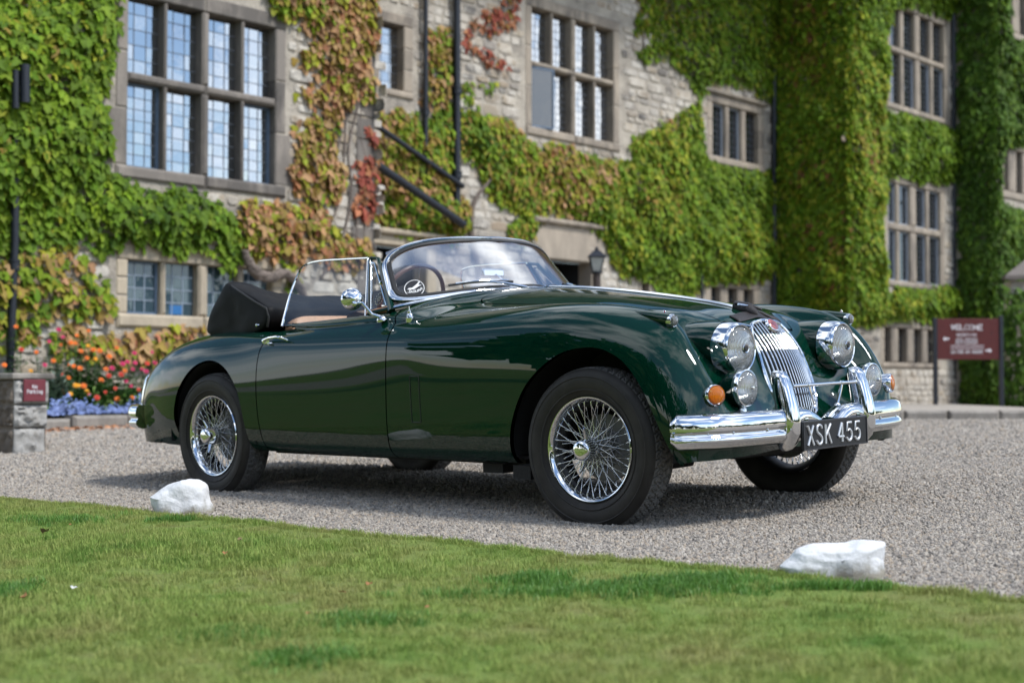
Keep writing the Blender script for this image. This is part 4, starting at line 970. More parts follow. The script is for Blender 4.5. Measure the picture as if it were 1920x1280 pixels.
# gravel stones
def pebble_mesh():
    import bmesh
    bm = bmesh.new(); bmesh.ops.create_icosphere(bm, subdivisions=1, radius=1); r = random.Random(5)
    for v in bm.verts: v.co *= r.uniform(.78, 1.15)
    me = bpy.data.meshes.new('pebble'); bm.to_mesh(me); bm.free(); me.materials.append(M_pebble); return me
def not_lawn(P): return ((P-E0) @ EN) < np.abs(rng.normal(0, .022, len(P)))*(rng.random(len(P)) < .22)-.004
allP = []; allS = []
for y0, y1, dens, s0 in ((3.5, 6.0, 14500, .0050), (6.0, 8.5, 7500, .0062), (8.5, 12.5, 2300, .0092), (12.5, 17.5, 1100, .0120)):
    area = (y1-y0)*.8*y1; n = int(area*dens); x = rng.uniform(-.4*y1, .4*y1, n); y = rng.uniform(y0, y1, n)
    P = np.column_stack([x, y]); ok = in_view(x, y, .02) & not_lawn(P); P = P[ok]
    allP.append(P); allS.append(np.abs(rng.normal(s0, s0*.32, len(P)))+.0028)
P = np.vstack(allP); S = np.concatenate(allS); k = len(P)
pb = scatter('gravel', np.column_stack([P, gz(P[:, 0], P[:, 1])+S*.25]), rng.uniform(0, 6.28, (k, 3)), np.column_stack([S*rng.uniform(.8, 1.35, k), S*rng.uniform(.7, 1.1, k), S*rng.uniform(.5, .8, k)]), loose('pebble', pebble_mesh()), M_pebble)
tag(pb, 'loose grey and tan gravel stones on the drive')
print('tufts', len(P2), 'pebbles', k)
# ---- the two whitewashed boulders
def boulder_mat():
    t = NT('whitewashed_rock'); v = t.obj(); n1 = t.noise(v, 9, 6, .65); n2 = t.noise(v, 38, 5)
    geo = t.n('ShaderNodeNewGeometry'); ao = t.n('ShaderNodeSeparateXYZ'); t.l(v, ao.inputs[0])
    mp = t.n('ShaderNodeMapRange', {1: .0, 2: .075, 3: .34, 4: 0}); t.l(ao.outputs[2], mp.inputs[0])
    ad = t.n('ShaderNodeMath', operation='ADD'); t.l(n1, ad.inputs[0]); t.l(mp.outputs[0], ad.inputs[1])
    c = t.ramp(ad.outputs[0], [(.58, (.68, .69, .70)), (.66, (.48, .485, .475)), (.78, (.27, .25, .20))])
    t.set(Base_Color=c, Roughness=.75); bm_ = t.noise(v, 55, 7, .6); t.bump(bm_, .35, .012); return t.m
M_boulder = boulder_mat()
def boulder(outline, depth, loc, yaw, seed, label):
    """outline: list of (x, z) of the silhouette; the rock bulges front and back"""
    r = random.Random(seed); m = MB(); O = interp_curve(outline+[outline[0]], 8)[:-1]; nn = len(O); c = O.mean(0); G = []
    for k, f in enumerate(np.linspace(-1, 1, 17)):
        sh = (1-abs(f)**2.6)**.5 if abs(f) < 1 else .02
        sh = .35+.65*sh if abs(f) < .999 else .30
        G.append([(c[0]+(x-c[0])*sh+.03*f*0, f*depth*(1-.18*((x-c[0])/.15)**2*0), c[1]+(z-c[1])*(sh if z > c[1] else 1)) for x, z in O])
    m.grid(G, closed_v=True); m.add(G[0], [tuple(range(nn))]); m.add(G[-1], [tuple(range(nn))[::-1]])
    o = m.build('boulder', M_boulder, None, True, 180); o.location = loc; o.rotation_euler = (0, 0, yaw)
    for nm, sc_, st, ty in (('lumps', .13, .022, 'CLOUDS'), ('facets', .10, .016, 'VORONOI'), ('grain', .018, .003, 'CLOUDS')):
        tx = bpy.data.textures.new(nm, ty); tx.noise_scale = sc_
        md = o.modifiers.new(nm, 'DISPLACE'); md.texture = tx; md.strength = st; md.mid_level = .5; md.texture_coords = 'LOCAL'
    sb = o.modifiers.new('fine', 'SUBSURF'); sb.levels = 2; sb.render_levels = 2; o.modifiers.move(3, 0)
    tag(o, label, 'rock', 'whitewashed edge rocks'); return o
g1 = on_ground(338, 966); D1 = g1[1]
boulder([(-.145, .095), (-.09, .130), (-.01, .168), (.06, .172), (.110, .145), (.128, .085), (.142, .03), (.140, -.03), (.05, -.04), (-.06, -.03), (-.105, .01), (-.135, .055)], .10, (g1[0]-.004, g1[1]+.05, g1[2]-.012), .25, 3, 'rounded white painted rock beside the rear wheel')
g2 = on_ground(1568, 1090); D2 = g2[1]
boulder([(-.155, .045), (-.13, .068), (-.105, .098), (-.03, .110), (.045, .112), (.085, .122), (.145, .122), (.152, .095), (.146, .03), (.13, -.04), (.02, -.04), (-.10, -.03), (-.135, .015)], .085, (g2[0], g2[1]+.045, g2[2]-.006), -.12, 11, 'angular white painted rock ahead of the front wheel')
# fallen leaves and bits on the lawn
def scrap(px, py, size, c, nm, lab, onlawn=True):
    g_ = on_ground(px, py, .045 if onlawn else .01); m = MB(); r = random.Random(px*7+py); pts = []
    for k in range(9):
        a = 2*PI*k/9; rr = size*(r.uniform(.45, 1.0)); pts.append((1.25*rr*math.cos(a), rr*.8*math.sin(a), size*r.uniform(.05, .75)))
    m.add(pts+[(0, 0, size*.12)], [(k, (k+1) % 9, 9) for k in range(9)])
    o = m.build(nm, c, None, False); o.location = g_; o.rotation_euler = (r.uniform(-.3, .3), r.uniform(-.3, .3), r.uniform(0, 6)); tag(o, lab, 'leaf', 'fallen leaves on the lawn')
M_dead = simple('dead_leaf', (.34, .16, .06), .8, 0, 0, 60, .45); M_dead2 = simple('dead_leaf_brown', (.20, .13, .07), .85, 0, 0, 60, .45); M_feather = simple('pale_scrap', (.70, .70, .70), .8)
for px, py, s_, c, lab in ((82, 998, .022, M_dead2, 'large curled brown leaf on the lawn left of the white rock'), (46, 1122, .020, M_dead, 'flat orange leaf on the lawn near the left edge'), (448, 1013, .014, M_dead2, 'grey brown curled leaf on the lawn below the car door'), (422, 1038, .012, M_dead, 'small rusty leaf on the lawn under the grey brown one'), (1692, 1096, .012, M_feather, 'pale scrap on the grass right of the angular rock'), (178, 1022, .010, M_feather, 'white feather scrap on the lawn left of the rounded rock'), (138, 1102, .011, M_feather, 'pale feather on the lawn lower left'), (640, 1110, .011, M_dead, 'buff leaf lying mid lawn'), (575, 1150, .010, M_dead, 'small tan leaf lower down the lawn'), (365, 1155, .012, M_dead2, 'dull tan leaf on the lower lawn'), (692, 1095, .013, M_dead, 'pinkish leaf on the lawn below the sill'), (800, 1138, .011, M_dead, 'orange leaf on the lawn near its centre'), (132, 984, .008, M_dead, 'tiny orange leaf beside the large curled one')):
    scrap(px, py, s_, c, 'fallen_leaf' if c is not M_feather else 'feather', lab)
# ------------------------------------------------------------------ the manor house
FA = math.radians(42.5); AV = np.array([math.sin(FA), math.cos(FA)]); NV = np.array([math.cos(FA), -math.sin(FA)])
class Plane:
    """vertical wall: points o + s*d, outward normal n"""
    def __init__(s, o, d, n): s.o, s.d, s.n = np.array(o, float), np.array(d, float), np.array(n, float)
    def W(s, px, py):
        r = cam_ray(px, py); k = (s.n @ s.o)/(s.n @ r[:2]); P = r*k; return (P[:2]-s.o) @ s.d, P[2]+H
    def P(s, a, z, out=0): q = s.o+s.d*a+s.n*out; return (q[0], q[1], z)
    def px(s, a, z):
        q = s.o+s.d*a; c, sn = math.cos(PITCH), math.sin(PITCH); zz = z-H; yy = q[1]*c+zz*sn; up = -q[1]*sn+zz*c
        return 960+F_PX*q[0]/yy, 640-F_PX*up/yy
    def sx(s, px): return s.W(px, 400)[0]
def front(C): return Plane(-C*NV, AV, NV)
PL, PM, PR, PQ = front(15.0), front(16.6), front(14.8), front(13.95)
sL0, sL1 = PL.sx(-420), PL.sx(699)
sM0 = sL1; sR0 = PR.sx(1592); sR1 = PR.sx(1790); sQ1 = sR1+9
PRr = Plane(PM.P(sR0, 0)[:2], NV, -AV)                                          # return faces look back along the front
PQr = Plane(PR.P(sR1, 0)[:2], NV, -AV)
PLr = Plane(PL.P(sL1, 0)[:2], -NV, AV)
house = empty('manor_house', (*PM.P(sL1, 0)[:2], 0)); tag(house, 'old stone manor house with mullioned windows under climbing ivy', 'house')
HOFF = Vector(house.location)
def hb(m, name, mat, parent, **k):
    """build in world coordinates, child of the house"""
    o = m.build(name, mat, parent, **k); o.location = -HOFF if parent is house else (0, 0, 0); return o
def mortar_mat():
    t = NT('lime_mortar'); geo = t.n('ShaderNodeNewGeometry'); v = geo.outputs['Position']; a = t.noise(v, 2.2, 6, .65); b = t.noise(v, 26, 5)
    c = t.ramp(a, [(.28, (.15, .135, .12)), (.45, (.36, .32, .265)), (.62, (.47, .42, .345)), (.8, (.57, .53, .46))])
    t.set(Base_Color=t.mix(c, (.20, .18, .155), t.ramp(b, [(.5, (0,)*3), (.75, (.55,)*3)])), Roughness=.95); t.bump(b, .7, .03); return t.m
def rubble_mat():
    t = NT('rubble_stone'); geo = t.n('ShaderNodeNewGeometry'); v = geo.outputs['Position']; oi = t.n('ShaderNodeObjectInfo')
    ad = t.n('ShaderNodeMath', operation='ADD'); t.l(geo.outputs['Random Per Island'], ad.inputs[0]); t.l(oi.outputs['Random'], ad.inputs[1]); fr = t.n('ShaderNodeMath', operation='FRACT'); t.l(ad.outputs[0], fr.inputs[0])
    c = t.ramp(fr.outputs[0], [(.0, (.12, .115, .11)), (.10, (.25, .215, .175)), (.30, (.40, .335, .25)), (.5, (.335, .265, .19)), (.64, (.45, .40, .33)), (.82, (.30, .27, .235)), (.93, (.52, .48, .42)), (1, (.19, .17, .15))])
    a = t.noise(v, 1.6, 6, .7); lime = t.ramp(a, [(.46, (0,)*3), (.57, (.85,)*3)]); b = t.noise(v, 40, 6); d_ = t.noise(v, 6, 5, .7)
    c = t.mix(c, (.60, .555, .48), lime); c = t.mix(c, (.085, .08, .075), t.ramp(d_, [(.56, (0,)*3), (.74, (.7,)*3)]))
    t.set(Base_Color=t.mix(c, (.16, .14, .12), t.ramp(b, [(.52, (0,)*3), (.8, (.5,)*3)])), Roughness=.93); t.bump(b, .6, .02); return t.m
def dressed_mat(name, base, dark, amt):
    t = NT(name); geo = t.n('ShaderNodeNewGeometry'); v = geo.outputs['Position']; mp = t.n('ShaderNodeMapping'); mp.inputs['Scale'].default_value = (1, 1, .35); t.l(v, mp.inputs[0])
    a = t.noise(mp.outputs[0], 3.2, 7, .7); b = t.noise(v, 55, 5); isl = geo.outputs['Random Per Island']
    c = t.mix(base, dark, t.ramp(a, [(.5-amt*.3, (0,)*3), (.78-amt*.3, (.92,)*3)]))
    c = t.mix(c, tuple(x*1.18 for x in base), t.ramp(isl, [(.4, (0,)*3), (1, (.55,)*3)]))
    t.set(Base_Color=t.mix(c, tuple(x*.55 for x in base), t.ramp(b, [(.5, (0,)*3), (.8, (.45,)*3)])), Roughness=.9); t.bump(b, .4, .012); return t.m
M_mortar, M_rubble = mortar_mat(), rubble_mat()
M_dress_grey = dressed_mat('dressed_stone_grey', (.30, .262, .222), (.075, .068, .062), .85)
M_dress_buff = dressed_mat('dressed_stone_buff', (.47, .395, .29), (.20, .17, .135), .35)
M_dress_mid = dressed_mat('dressed_stone_mid', (.385, .325, .255), (.12, .105, .09), .55)
M_lead = simple('leading', (.10, .115, .14), .55, .2); M_lead_pale = simple('leading_pale', (.22, .27, .33), .6); M_casement = simple('casement_blue_grey', (.10, .15, .22), .5); M_casement_pale = simple('casement_pale', (.30, .34, .40), .55)
M_iron = simple('pipe_black', (.010, .013, .020), .45, 0, .2, 40); M_dark = simple('dark_interior', (.012, .013, .015), .9)
def pane_mat(name, base, f0):
    t = NT(name); v = t.obj(); n = t.noise(v, 6, 2)
    t.set(Base_Color=base, Roughness=.012, IOR=f0, Specular_IOR_Level=.5); t.bump(n, .05, .02); return t.m
M_pane = pane_mat('leaded_glass', (.012, .016, .02), 6.0); M_pane_dark = pane_mat('dark_glass', (.014, .017, .02), 2.1); M_pane_low = pane_mat('grey_glass', (.045, .075, .095), 1.8)

HOLES = {}
def hole(pl, s0, s1, z0, z1): HOLES.setdefault(id(pl), []).append((s0, s1, z0, z1))
def bar(m, pl, s0, s1, z0, z1, o0, o1, ch=.0):
    """block on a wall: from o0 (behind) to o1 (proud of) the wall plane; ch chamfers the front edges"""
    if ch <= 0:
        V = [pl.P(s, z, o) for s in (s0, s1) for z in (z0, z1) for o in (o0, o1)]
        return m.add(V, [(0, 1, 3, 2), (4, 6, 7, 5), (0, 4, 5, 1), (2, 3, 7, 6), (0, 2, 6, 4), (1, 5, 7, 3)])
    c = min(ch, (s1-s0)*.4, (z1-z0)*.4); R0 = [(s0, z0), (s1, z0), (s1, z1), (s0, z1)]; R1 = [(s0+c, z0+c), (s1-c, z0+c), (s1-c, z1-c), (s0+c, z1-c)]
    V = [pl.P(s, z, o0) for s, z in R0]+[pl.P(s, z, o1-c) for s, z in R0]+[pl.P(s, z, o1) for s, z in R1]
    F = [(a, (a+1) % 4, 4+(a+1) % 4, 4+a) for a in range(4)]+[(4+a, 4+(a+1) % 4, 8+(a+1) % 4, 8+a) for a in range(4)]+[(8, 9, 10, 11), (3, 2, 1, 0)]
    return m.add(V, F)
pane_mesh = None
def window(pl, lights, rows, jamb, mat, glass, cols=3, prow=(5, 6), depth=.16, panes_single=True, casements=(), label=None, sill=.12, head=.16, hood=False, lead_w=.006, open_light=None, quoin=0):
    """lights: list of (s0, s1); rows: list of (z0, z1) bottom to top"""
    sa, sb = lights[0][0], lights[-1][1]; za, zb = rows[0][0], rows[-1][1]
    m = MB(); g_ = .004
    hole(pl, sa-.02, sb+.02, za-.02, zb+.02)
    zs = np.linspace(za, zb, 4)
    for k in range(3):                                                          # jambs in three stones each
        ex = quoin if k == 0 else 0
        bar(m, pl, sa-jamb-ex, sa, zs[k]+g_, zs[k+1]-g_, -.22, .012+.002*k, .018); bar(m, pl, sb, sb+jamb+ex, zs[k]+g_, zs[k+1]-g_, -.22, .010+.003*k, .018)
    nb = max(1, len(lights)//2); xs = np.linspace(sa-jamb, sb+jamb, nb+1)
    for k in range(nb):
        bar(m, pl, xs[k]+g_, xs[k+1]-g_, zb+.003, zb+head, -.22, .016, .016); bar(m, pl, xs[k]+g_, xs[k+1]-g_, za-sill, za-.003, -.22, .045, .03)
    if hood:
        bar(m, pl, sa-jamb-.08, sb+jamb+.08, zb+head+.004, zb+head+.09, -.05, .09, .03)
    w = hb(m, 'window', mat, house, smooth=False)
    if label: w['label'] = label
    for (a0, a1), (b0, b1) in zip(lights, lights[1:]):
        m = MB(); king = (b0-a1) > 1.25*min(l2[0]-l1[1] for l1, l2 in zip(lights, lights[1:]))
        for z0, z1 in rows: bar(m, pl, a1, b0, z0+.002, z1-.002, -.20, .006 if not king else .014, .03)
        hb(m, 'mullion', mat, w, smooth=False)
    for (z0, z1), (y0, y1) in zip(rows, rows[1:]):
        m = MB()
        for k in range(nb):
            i0, i1 = (k*len(lights))//nb, ((k+1)*len(lights))//nb-1
            e0 = lights[i0][0] if k == 0 else (lights[i0-1][1]+lights[i0][0])/2; e1 = lights[i1][1] if k == nb-1 else (lights[i1][1]+lights[i1+1][0])/2
            bar(m, pl, e0+.002, e1-.002, z1+.002, y0-.002, -.20, .020, .03)
        hb(m, 'transom', mat, w, smooth=False)
    back = MB(); back.add([pl.P(s, z, -.60) for s, z in ((sa, za), (sb, za), (sb, zb), (sa, zb))], [(0, 1, 2, 3)])
    for q in ((sa, za, sb, za), (sb, za, sb, zb), (sb, zb, sa, zb), (sa, zb, sa, za)):
        back.add([pl.P(q[0], q[1], -.21), pl.P(q[2], q[3], -.21), pl.P(q[2], q[3], -.60), pl.P(q[0], q[1], -.60)], [(0, 1, 2, 3)])
    hb(back, 'dark_room', M_dark, w, smooth=False)
    ld = MB(); gl = MB()
    for ri, (z0, z1) in enumerate(rows):
        nr = prow[min(ri, len(prow)-1)]
        for li, (s0, s1) in enumerate(lights):
            if open_light == (ri, li):
                continue
            cs = (ri, li) in casements; b = .030 if cs else 0.0
            if cs:
                fm = MB()
                bar(fm, pl, s0, s0+b, z0, z1, -depth-.01, -depth+.03); bar(fm, pl, s1-b, s1, z0, z1, -depth-.01, -depth+.03); bar(fm, pl, s0+b, s1-b, z0, z0+b, -depth-.01, -depth+.03); bar(fm, pl, s0+b, s1-b, z1-b, z1, -depth-.01, -depth+.03)
                hb(fm, 'casement', M_casement if glass is not M_pane_dark else M_casement_pale, w, smooth=False)
            S = np.linspace(s0+b, s1-b, cols+1); Z = np.linspace(z0+b, z1-b, nr+1)
            for x in S[1:-1]: bar(ld, pl, x-lead_w/2, x+lead_w/2, z0+b, z1-b, -depth-.002, -depth+.006)
            for z in Z[1:-1]: bar(ld, pl, s0+b, s1-b, z-lead_w/2, z+lead_w/2, -depth-.002, -depth+.007)
            for i in range(cols):
                for j in range(nr):
                    t1, t2 = rng.normal(0, .012 if glass is M_pane else .006, 2); hw, hh = (S[i+1]-S[i])/2, (Z[j+1]-Z[j])/2; cx, cz = (S[i]+S[i+1])/2, (Z[j]+Z[j+1])/2
                    V = [pl.P(cx+dx*hw, cz+dz*hh, -depth+t1*dx*hw+t2*dz*hh) for dx, dz in ((-1, -1), (1, -1), (1, 1), (-1, 1))]
                    if panes_single: pm = MB(); pm.add(V, [(0, 1, 2, 3)]); hb(pm, 'pane', glass, w, smooth=False)
                    else: gl.add(V, [(0, 1, 2, 3)])
    if not panes_single and gl.v: o = hb(gl, 'panes', glass, w, smooth=False); o['kind'] = 'stuff'
    hb(ld, 'leading', M_lead if glass is not M_pane_low else M_lead_pale, w, smooth=False)
    return w
def mm(pl, xs, y): return [pl.W(x, y)[0] for x in xs]
# ---- left wing: tall eight-light window
lx = mm(PL, (239, 308, 314, 379, 392, 453, 459, 516), 200); Lt = [(lx[0], lx[1]), (lx[2], lx[3]), (lx[4], lx[5]), (lx[6], lx[7])]
zt = PL.W(380, 22)[1]; ztr1 = PL.W(380, 160)[1]; ztr0 = PL.W(380, 176)[1]; zsl = PL.W(380, 329)[1]
window(PL, Lt, [(zsl, ztr0), (ztr1, zt)], .17, M_dress_grey, M_pane, 3, (7, 5), .15, True, ((0, 0), (0, 3)), 'tall grey stone window of eight leaded lights reflecting blue sky', .16, .20, False, .008, None, .16)
# lower three-light window beside the hood
lx = mm(PL, (239, 303, 312, 372, 390, 448, 458, 510), 540); Lt = [(lx[0], lx[1]), (lx[2], lx[3]), (lx[4], lx[5]), (lx[6], lx[7])]
z1 = PL.W(300, 491)[1]; z0 = PL.W(300, 590)[1]
wlow = window(PL, Lt, [(z0, z1)], .16, M_dress_buff, M_pane_low, 3, (4,), .12, True, ((0, 0),), 'low buff stone window with grey leaded panes behind the car', .17, .20, False, .014)
m = MB(); q0 = PL.W(328, 571); q1 = PL.W(351, 590); bar(m, PL, q0[0], q1[0], q1[1]+.005, q0[1], -.118, -.115); hb(m, 'blue_poster', simple('poster_blue', (.02, .13, .34), .4), wlow, smooth=False)
# ---- middle wall
lx = mm(PM, (997, 1034, 1038, 1072, 1080, 1114, 1117.5, 1150), 130); Lt = [(lx[0], lx[1]), (lx[2], lx[3]), (lx[4], lx[5]), (lx[6], lx[7])]
z3 = PM.W(1075, 36)[1]; z2 = PM.W(1075, 133)[1]; z1 = PM.W(1075, 143)[1]; z0 = PM.W(1075, 253)[1]
wm = window(PM, Lt, [(z0, z1), (z2, z3)], .17, M_dress_mid, M_pane, 4, (9, 7), .16, False, (), 'buff stone window of eight lights with one casement swung open', .16, .20, False, .007, (0, 0))
# the open casement, hinged at its left
s0, s1 = Lt[0]; hd_ = Plane(PM.P(s0, 0, -.05)[:2], AV*math.cos(.22)+NV*math.sin(.22), NV*math.cos(.22)-AV*math.sin(.22)); wd = s1-s0
m = MB()
for a in ((0, .03, z0, z1), (wd-.03, wd, z0, z1), (.03, wd-.03, z0, z0+.03), (.03, wd-.03, z1-.03, z1)): bar(m, hd_, a[0], a[1], a[2], a[3], -.015, .015)
cse = hb(m, 'open_casement', M_casement, wm, smooth=False); m = MB(); m.add([hd_.P(a, z, 0) for a, z in ((.03, z0+.03), (wd-.03, z0+.03), (wd-.03, z1-.03), (.03, z1-.03))], [(0, 1, 2, 3)]); hb(m, 'casement_glass', M_pane_dark, wm, smooth=False)
# single light by the pipes
lx = mm(PM, (712, 757), 105); z1 = PM.W(728, 43)[1]; z0 = PM.W(728, 166)[1]
window(PM, [(lx[0], lx[1])], [(z0, z1)], .20, M_dress_mid, M_pane, 3, (7,), .16, False, (), 'narrow single light window beside the black pipes', .12, .18)
# three-light window with a hood mould in the ivy
lx = mm(PM, (1336, 1361, 1368, 1391, 1399, 1422), 250); z1 = PM.W(1378, 203)[1]; z0 = PM.W(1378, 300)[1]
window(PM, [(lx[0], lx[1]), (lx[2], lx[3]), (lx[4], lx[5])], [(z0, z1)], .22, M_dress_mid, M_pane_dark, 3, (8,), .12, False, ((0, 0), (0, 1)), 'three light window with hood mould ringed by green ivy', .16, .18, True)
lx = mm(PM, (1333, 1352, 1366, 1384, 1395, 1413), 560); z1 = PM.W(1375, 541)[1]; z0 = PM.W(1375, 640)[1]
window(PM, [(lx[0], lx[1]), (lx[2], lx[3]), (lx[4], lx[5])], [(z0, z1)], .22, M_dress_mid, M_pane_dark, 2, (5,), .14, False, (), 'three light ground floor window behind the bonnet', .16, .18)
lx = mm(PM, (1203, 1217), 545); z1 = PM.W(1210, 531)[1]; z0 = PM.W(1210, 600)[1]
window(PM, [(lx[0], lx[1])], [(z0, z1)], .10, M_dress_mid, M_pane_dark, 2, (4,), .14, False, (), 'small dark single window behind the bonnet', .10, .14)
# doorways
def doorway(pl, x0, x1, ytop, lint, mat, nm='doorway', lab=None):
    s0, s1 = pl.sx(x0), pl.sx(x1); zt = pl.W((x0+x1)/2, ytop)[1]; zb = float(gz(*pl.P(s0, 0)[:2]))-.1
    hole(pl, s0, s1, zb, zt); m = MB()
    bar(m, pl, s0-.22, s0, zb, zt, -.30, .02, .02); bar(m, pl, s1, s1+.22, zb, zt, -.30, .02, .02); bar(m, pl, s0-.30, s1+.30, zt+.003, zt+lint, -.30, .03, .02); bar(m, pl, s0-.36, s1+.36, zt+lint+.004, zt+lint+.10, -.1, .12, .03)
    d = hb(m, nm, mat, house, smooth=False)
    if lab: d['label'] = lab
    m = MB(); m.add([pl.P(s, z, -.9) for s, z in ((s0, zb), (s1, zb), (s1, zt), (s0, zt))], [(0, 1, 2, 3)])
    for a in (s0, s1): m.add([pl.P(a, zb, -.3), pl.P(a, zt, -.3), pl.P(a, zt, -.9), pl.P(a, zb, -.9)], [(0, 1, 2, 3)])
    m.add([pl.P(s0, zt, -.3), pl.P(s1, zt, -.3), pl.P(s1, zt, -.9), pl.P(s0, zt, -.9)], [(0, 1, 2, 3)])
    hb(m, 'door_recess', M_dark, d, smooth=False)
    m = MB(); w_ = (s1-s0)/2
    for k in range(2):
        a = s0+.05+k*(w_-.02); bar(m, pl, a, a+w_-.08, zb, zt-.06, -.75, -.70, .01)
        for j in range(3): bar(m, pl, a+.08, a+w_-.16, zb+.2+j*.6, zb+.65+j*.6, -.70, -.68, .01)
    hb(m, 'door', simple('door_dark', (.018, .017, .018), .5), d, smooth=False)
    return d
doorway(PM, 1022, 1108, 489, .62, M_dress_mid, lab='dark doorway with a broad buff lintel')
doorway(PM, 704, 800, 462, .16, M_dress_buff, lab='buff stone doorway behind the screen pillar')
# ---- right wing windows
for (xs, yt, tr, yb, low, lab) in (((1669, 1689, 1695, 1716, 1725, 1745, 1750, 1770), 28, (102, 113), 207, 7, 'upper eight light window of the right wing'), ((1665, 1682, 1687, 1707, 1718, 1738, 1743, 1763), 352, (425, 438), 530, 7, 'lower eight light window of the right wing')):
    lx = mm(PR, xs, (yt+yb)/2); Lt = [(lx[2*k], lx[2*k+1]) for k in range(4)]
    z3, z2, z1, z0 = PR.W(1718, yt)[1], PR.W(1718, tr[0])[1], PR.W(1718, tr[1])[1], PR.W(1718, yb)[1]
    window(PR, Lt, [(z0, z1), (z2, z3)], .20, M_dress_mid, M_pane_dark, 3, (9, 8), .10, False, ((0, 1), (0, 2), (0, 3)) if yt < 100 else tuple((a_, b_) for a_ in (0, 1) for b_ in range(4)), lab, .14, .16)
lx = mm(PR, (1658, 1672, 1685, 1701, 1714, 1730, 1740, 1755), 645); z1 = PR.W(1700, 616)[1]; z0 = PR.W(1700, 680)[1]
window(PR, [(lx[2*k], lx[2*k+1]) for k in range(4)], [(z0, z1)], .16, M_dress_mid, M_pane_dark, 2, (4,), .14, False, (), 'low four light window behind the welcome sign', .12, .14)
for xs, yt, yb, lab in (((1882, 1892, 1906, 1918, 1931, 1944), 283, 362, 'small window half cut off at the right edge'), ((1888, 1899, 1912, 1924, 1937, 1950), -60, 62, 'high window cut off in the upper right corner')):
    lx = mm(PQ, xs, (yt+yb)/2); z1 = PQ.W(1905, yt)[1]; z0 = PQ.W(1905, yb)[1]
    window(PQ, [(lx[2*k], lx[2*k+1]) for k in range(3)], [(z0, z1)], .18, M_dress_mid, M_pane_dark, 2, (6,), .14, False, (), lab, .18, .16)
# ---- walls with openings
def wall(pl, s0, s1, z0, z1, name='wall', thick=0):
    hs = [h for h in HOLES.get(id(pl), []) if h[1] > s0 and h[0] < s1]
    S = sorted({s0, s1, *[min(max(q, s0), s1) for h in hs for q in h[:2]]}); Z = sorted({z0, z1, *[min(max(q, z0), z1) for h in hs for q in h[2:]]}); m = MB()
    for a, b in zip(S, S[1:]):
        for c, d in zip(Z, Z[1:]):
            if b-a < 1e-6 or d-c < 1e-6: continue
            if any(h[0] < (a+b)/2 < h[1] and h[2] < (c+d)/2 < h[3] for h in hs): continue
            m.add([pl.P(a, c), pl.P(b, c), pl.P(b, d), pl.P(a, d)], [(0, 1, 2, 3)])
    return hb(m, name, M_mortar, house, smooth=False)
ZT = 10.5
wallL = wall(PL, sL0, sL1, -.2, ZT); wallM = wall(PM, sM0-2.0, sR0+.5, -.2, ZT); wallR = wall(PR, sR0, sR1, -.2, ZT); wallQ = wall(PQ, sR1, sQ1, -.2, ZT)
dLM = (PL.n*0+1, 1.6); wall(PLr, 0, 1.6, -.2, ZT); wall(PRr, 0, 1.8, -.2, ZT); wall(PQr, 0, .85, -.2, ZT)
# roof over everything, out of the picture but it shades and reflects
m = MB(); e0, e1 = PL.P(sL0-1, ZT, .4), PQ.P(sQ1, ZT, .4); b0, b1 = PL.P(sL0-1, ZT+4, -7), PQ.P(sQ1, ZT+4, -9); m.add([e0, e1, b1, b0], [(0, 1, 2, 3)]); hb(m, 'roof', simple('roof_slate', (.10, .10, .105), .8), house, smooth=False)
# ---- rubble stones
def stone_template(r):
    n_ = 9; P = []
    for k in range(n_):
        a = 2*PI*(k+.5)/n_; c, s_ = math.cos(a), math.sin(a); e = .42; P.append((math.copysign(abs(c)**e, c)*.5*r.uniform(.86, 1.0), math.copysign(abs(s_)**e, s_)*.5*r.uniform(.84, 1.0)))
    m = MB(); V = [(x, z, 0) for x, z in P]+[(x*.97, z*.97, .6+r.uniform(-.1, .1)) for x, z in P]+[(x*.80, z*.78, 1.0+r.uniform(-.15, .15)) for x, z in P]+[(0, 0, 1.0)]
    F = [(k, (k+1) % n_, n_+(k+1) % n_, n_+k) for k in range(n_)]+[(n_+k, n_+(k+1) % n_, 2*n_+(k+1) % n_, 2*n_+k) for k in range(n_)]+[(2*n_+k, 2*n_+(k+1) % n_, 3*n_) for k in range(n_)]
    return V, F
rr_ = random.Random(21); ST = [stone_template(rr_) for _ in range(14)]
ST_ME = []
for V, F in ST:
    m = MB(); m.add(V, F); ST_ME.append(m.mesh('stone', M_rubble, False))
def in_poly_px(polys, x, y):
    for P in polys:
        c = False; j = len(P)-1
        for i in range(len(P)):
            if (P[i][1] > y) != (P[j][1] > y) and x < (P[j][0]-P[i][0])*(y-P[i][1])/(P[j][1]-P[i][1])+P[i][0]: c = not c
            j = i
        if c: return True
    return False
STONES = []
def rubble(pl, wobj, s0, s1, z0, z1, hmean, skip, seed, wmul=1.0):
    r = random.Random(seed); z = z0; hs = HOLES.get(id(pl), [])
    while z < z1:
        h = hmean*r.uniform(.65, 1.4); s = s0-r.random()*.3
        while s < s1:
            w_ = h*r.uniform(1.0, 3.0)*wmul; a, b = s, s+w_; s = b
            cz = z+h/2+r.uniform(-.015, .015); ca = (a+b)/2
            if any(a < q[1]+.14 and b > q[0]-.14 and z < q[3]+.16 and z+h > q[2]-.12 for q in hs): continue
            px, py = pl.px(ca, cz)
            if not (-60 < px < 1980 and -60 < py < 840): continue
            if in_poly_px(skip, px, py): continue
            size = w_*h/(pl.o+pl.d*ca)[1]**2
            STONES.append((size, pl, wobj, ca, cz, w_-.022*r.uniform(.6, 1.6), h-.020*r.uniform(.6, 1.5), r.uniform(.010, .034), r.randrange(14), r.choice((0, PI))))
        z += h
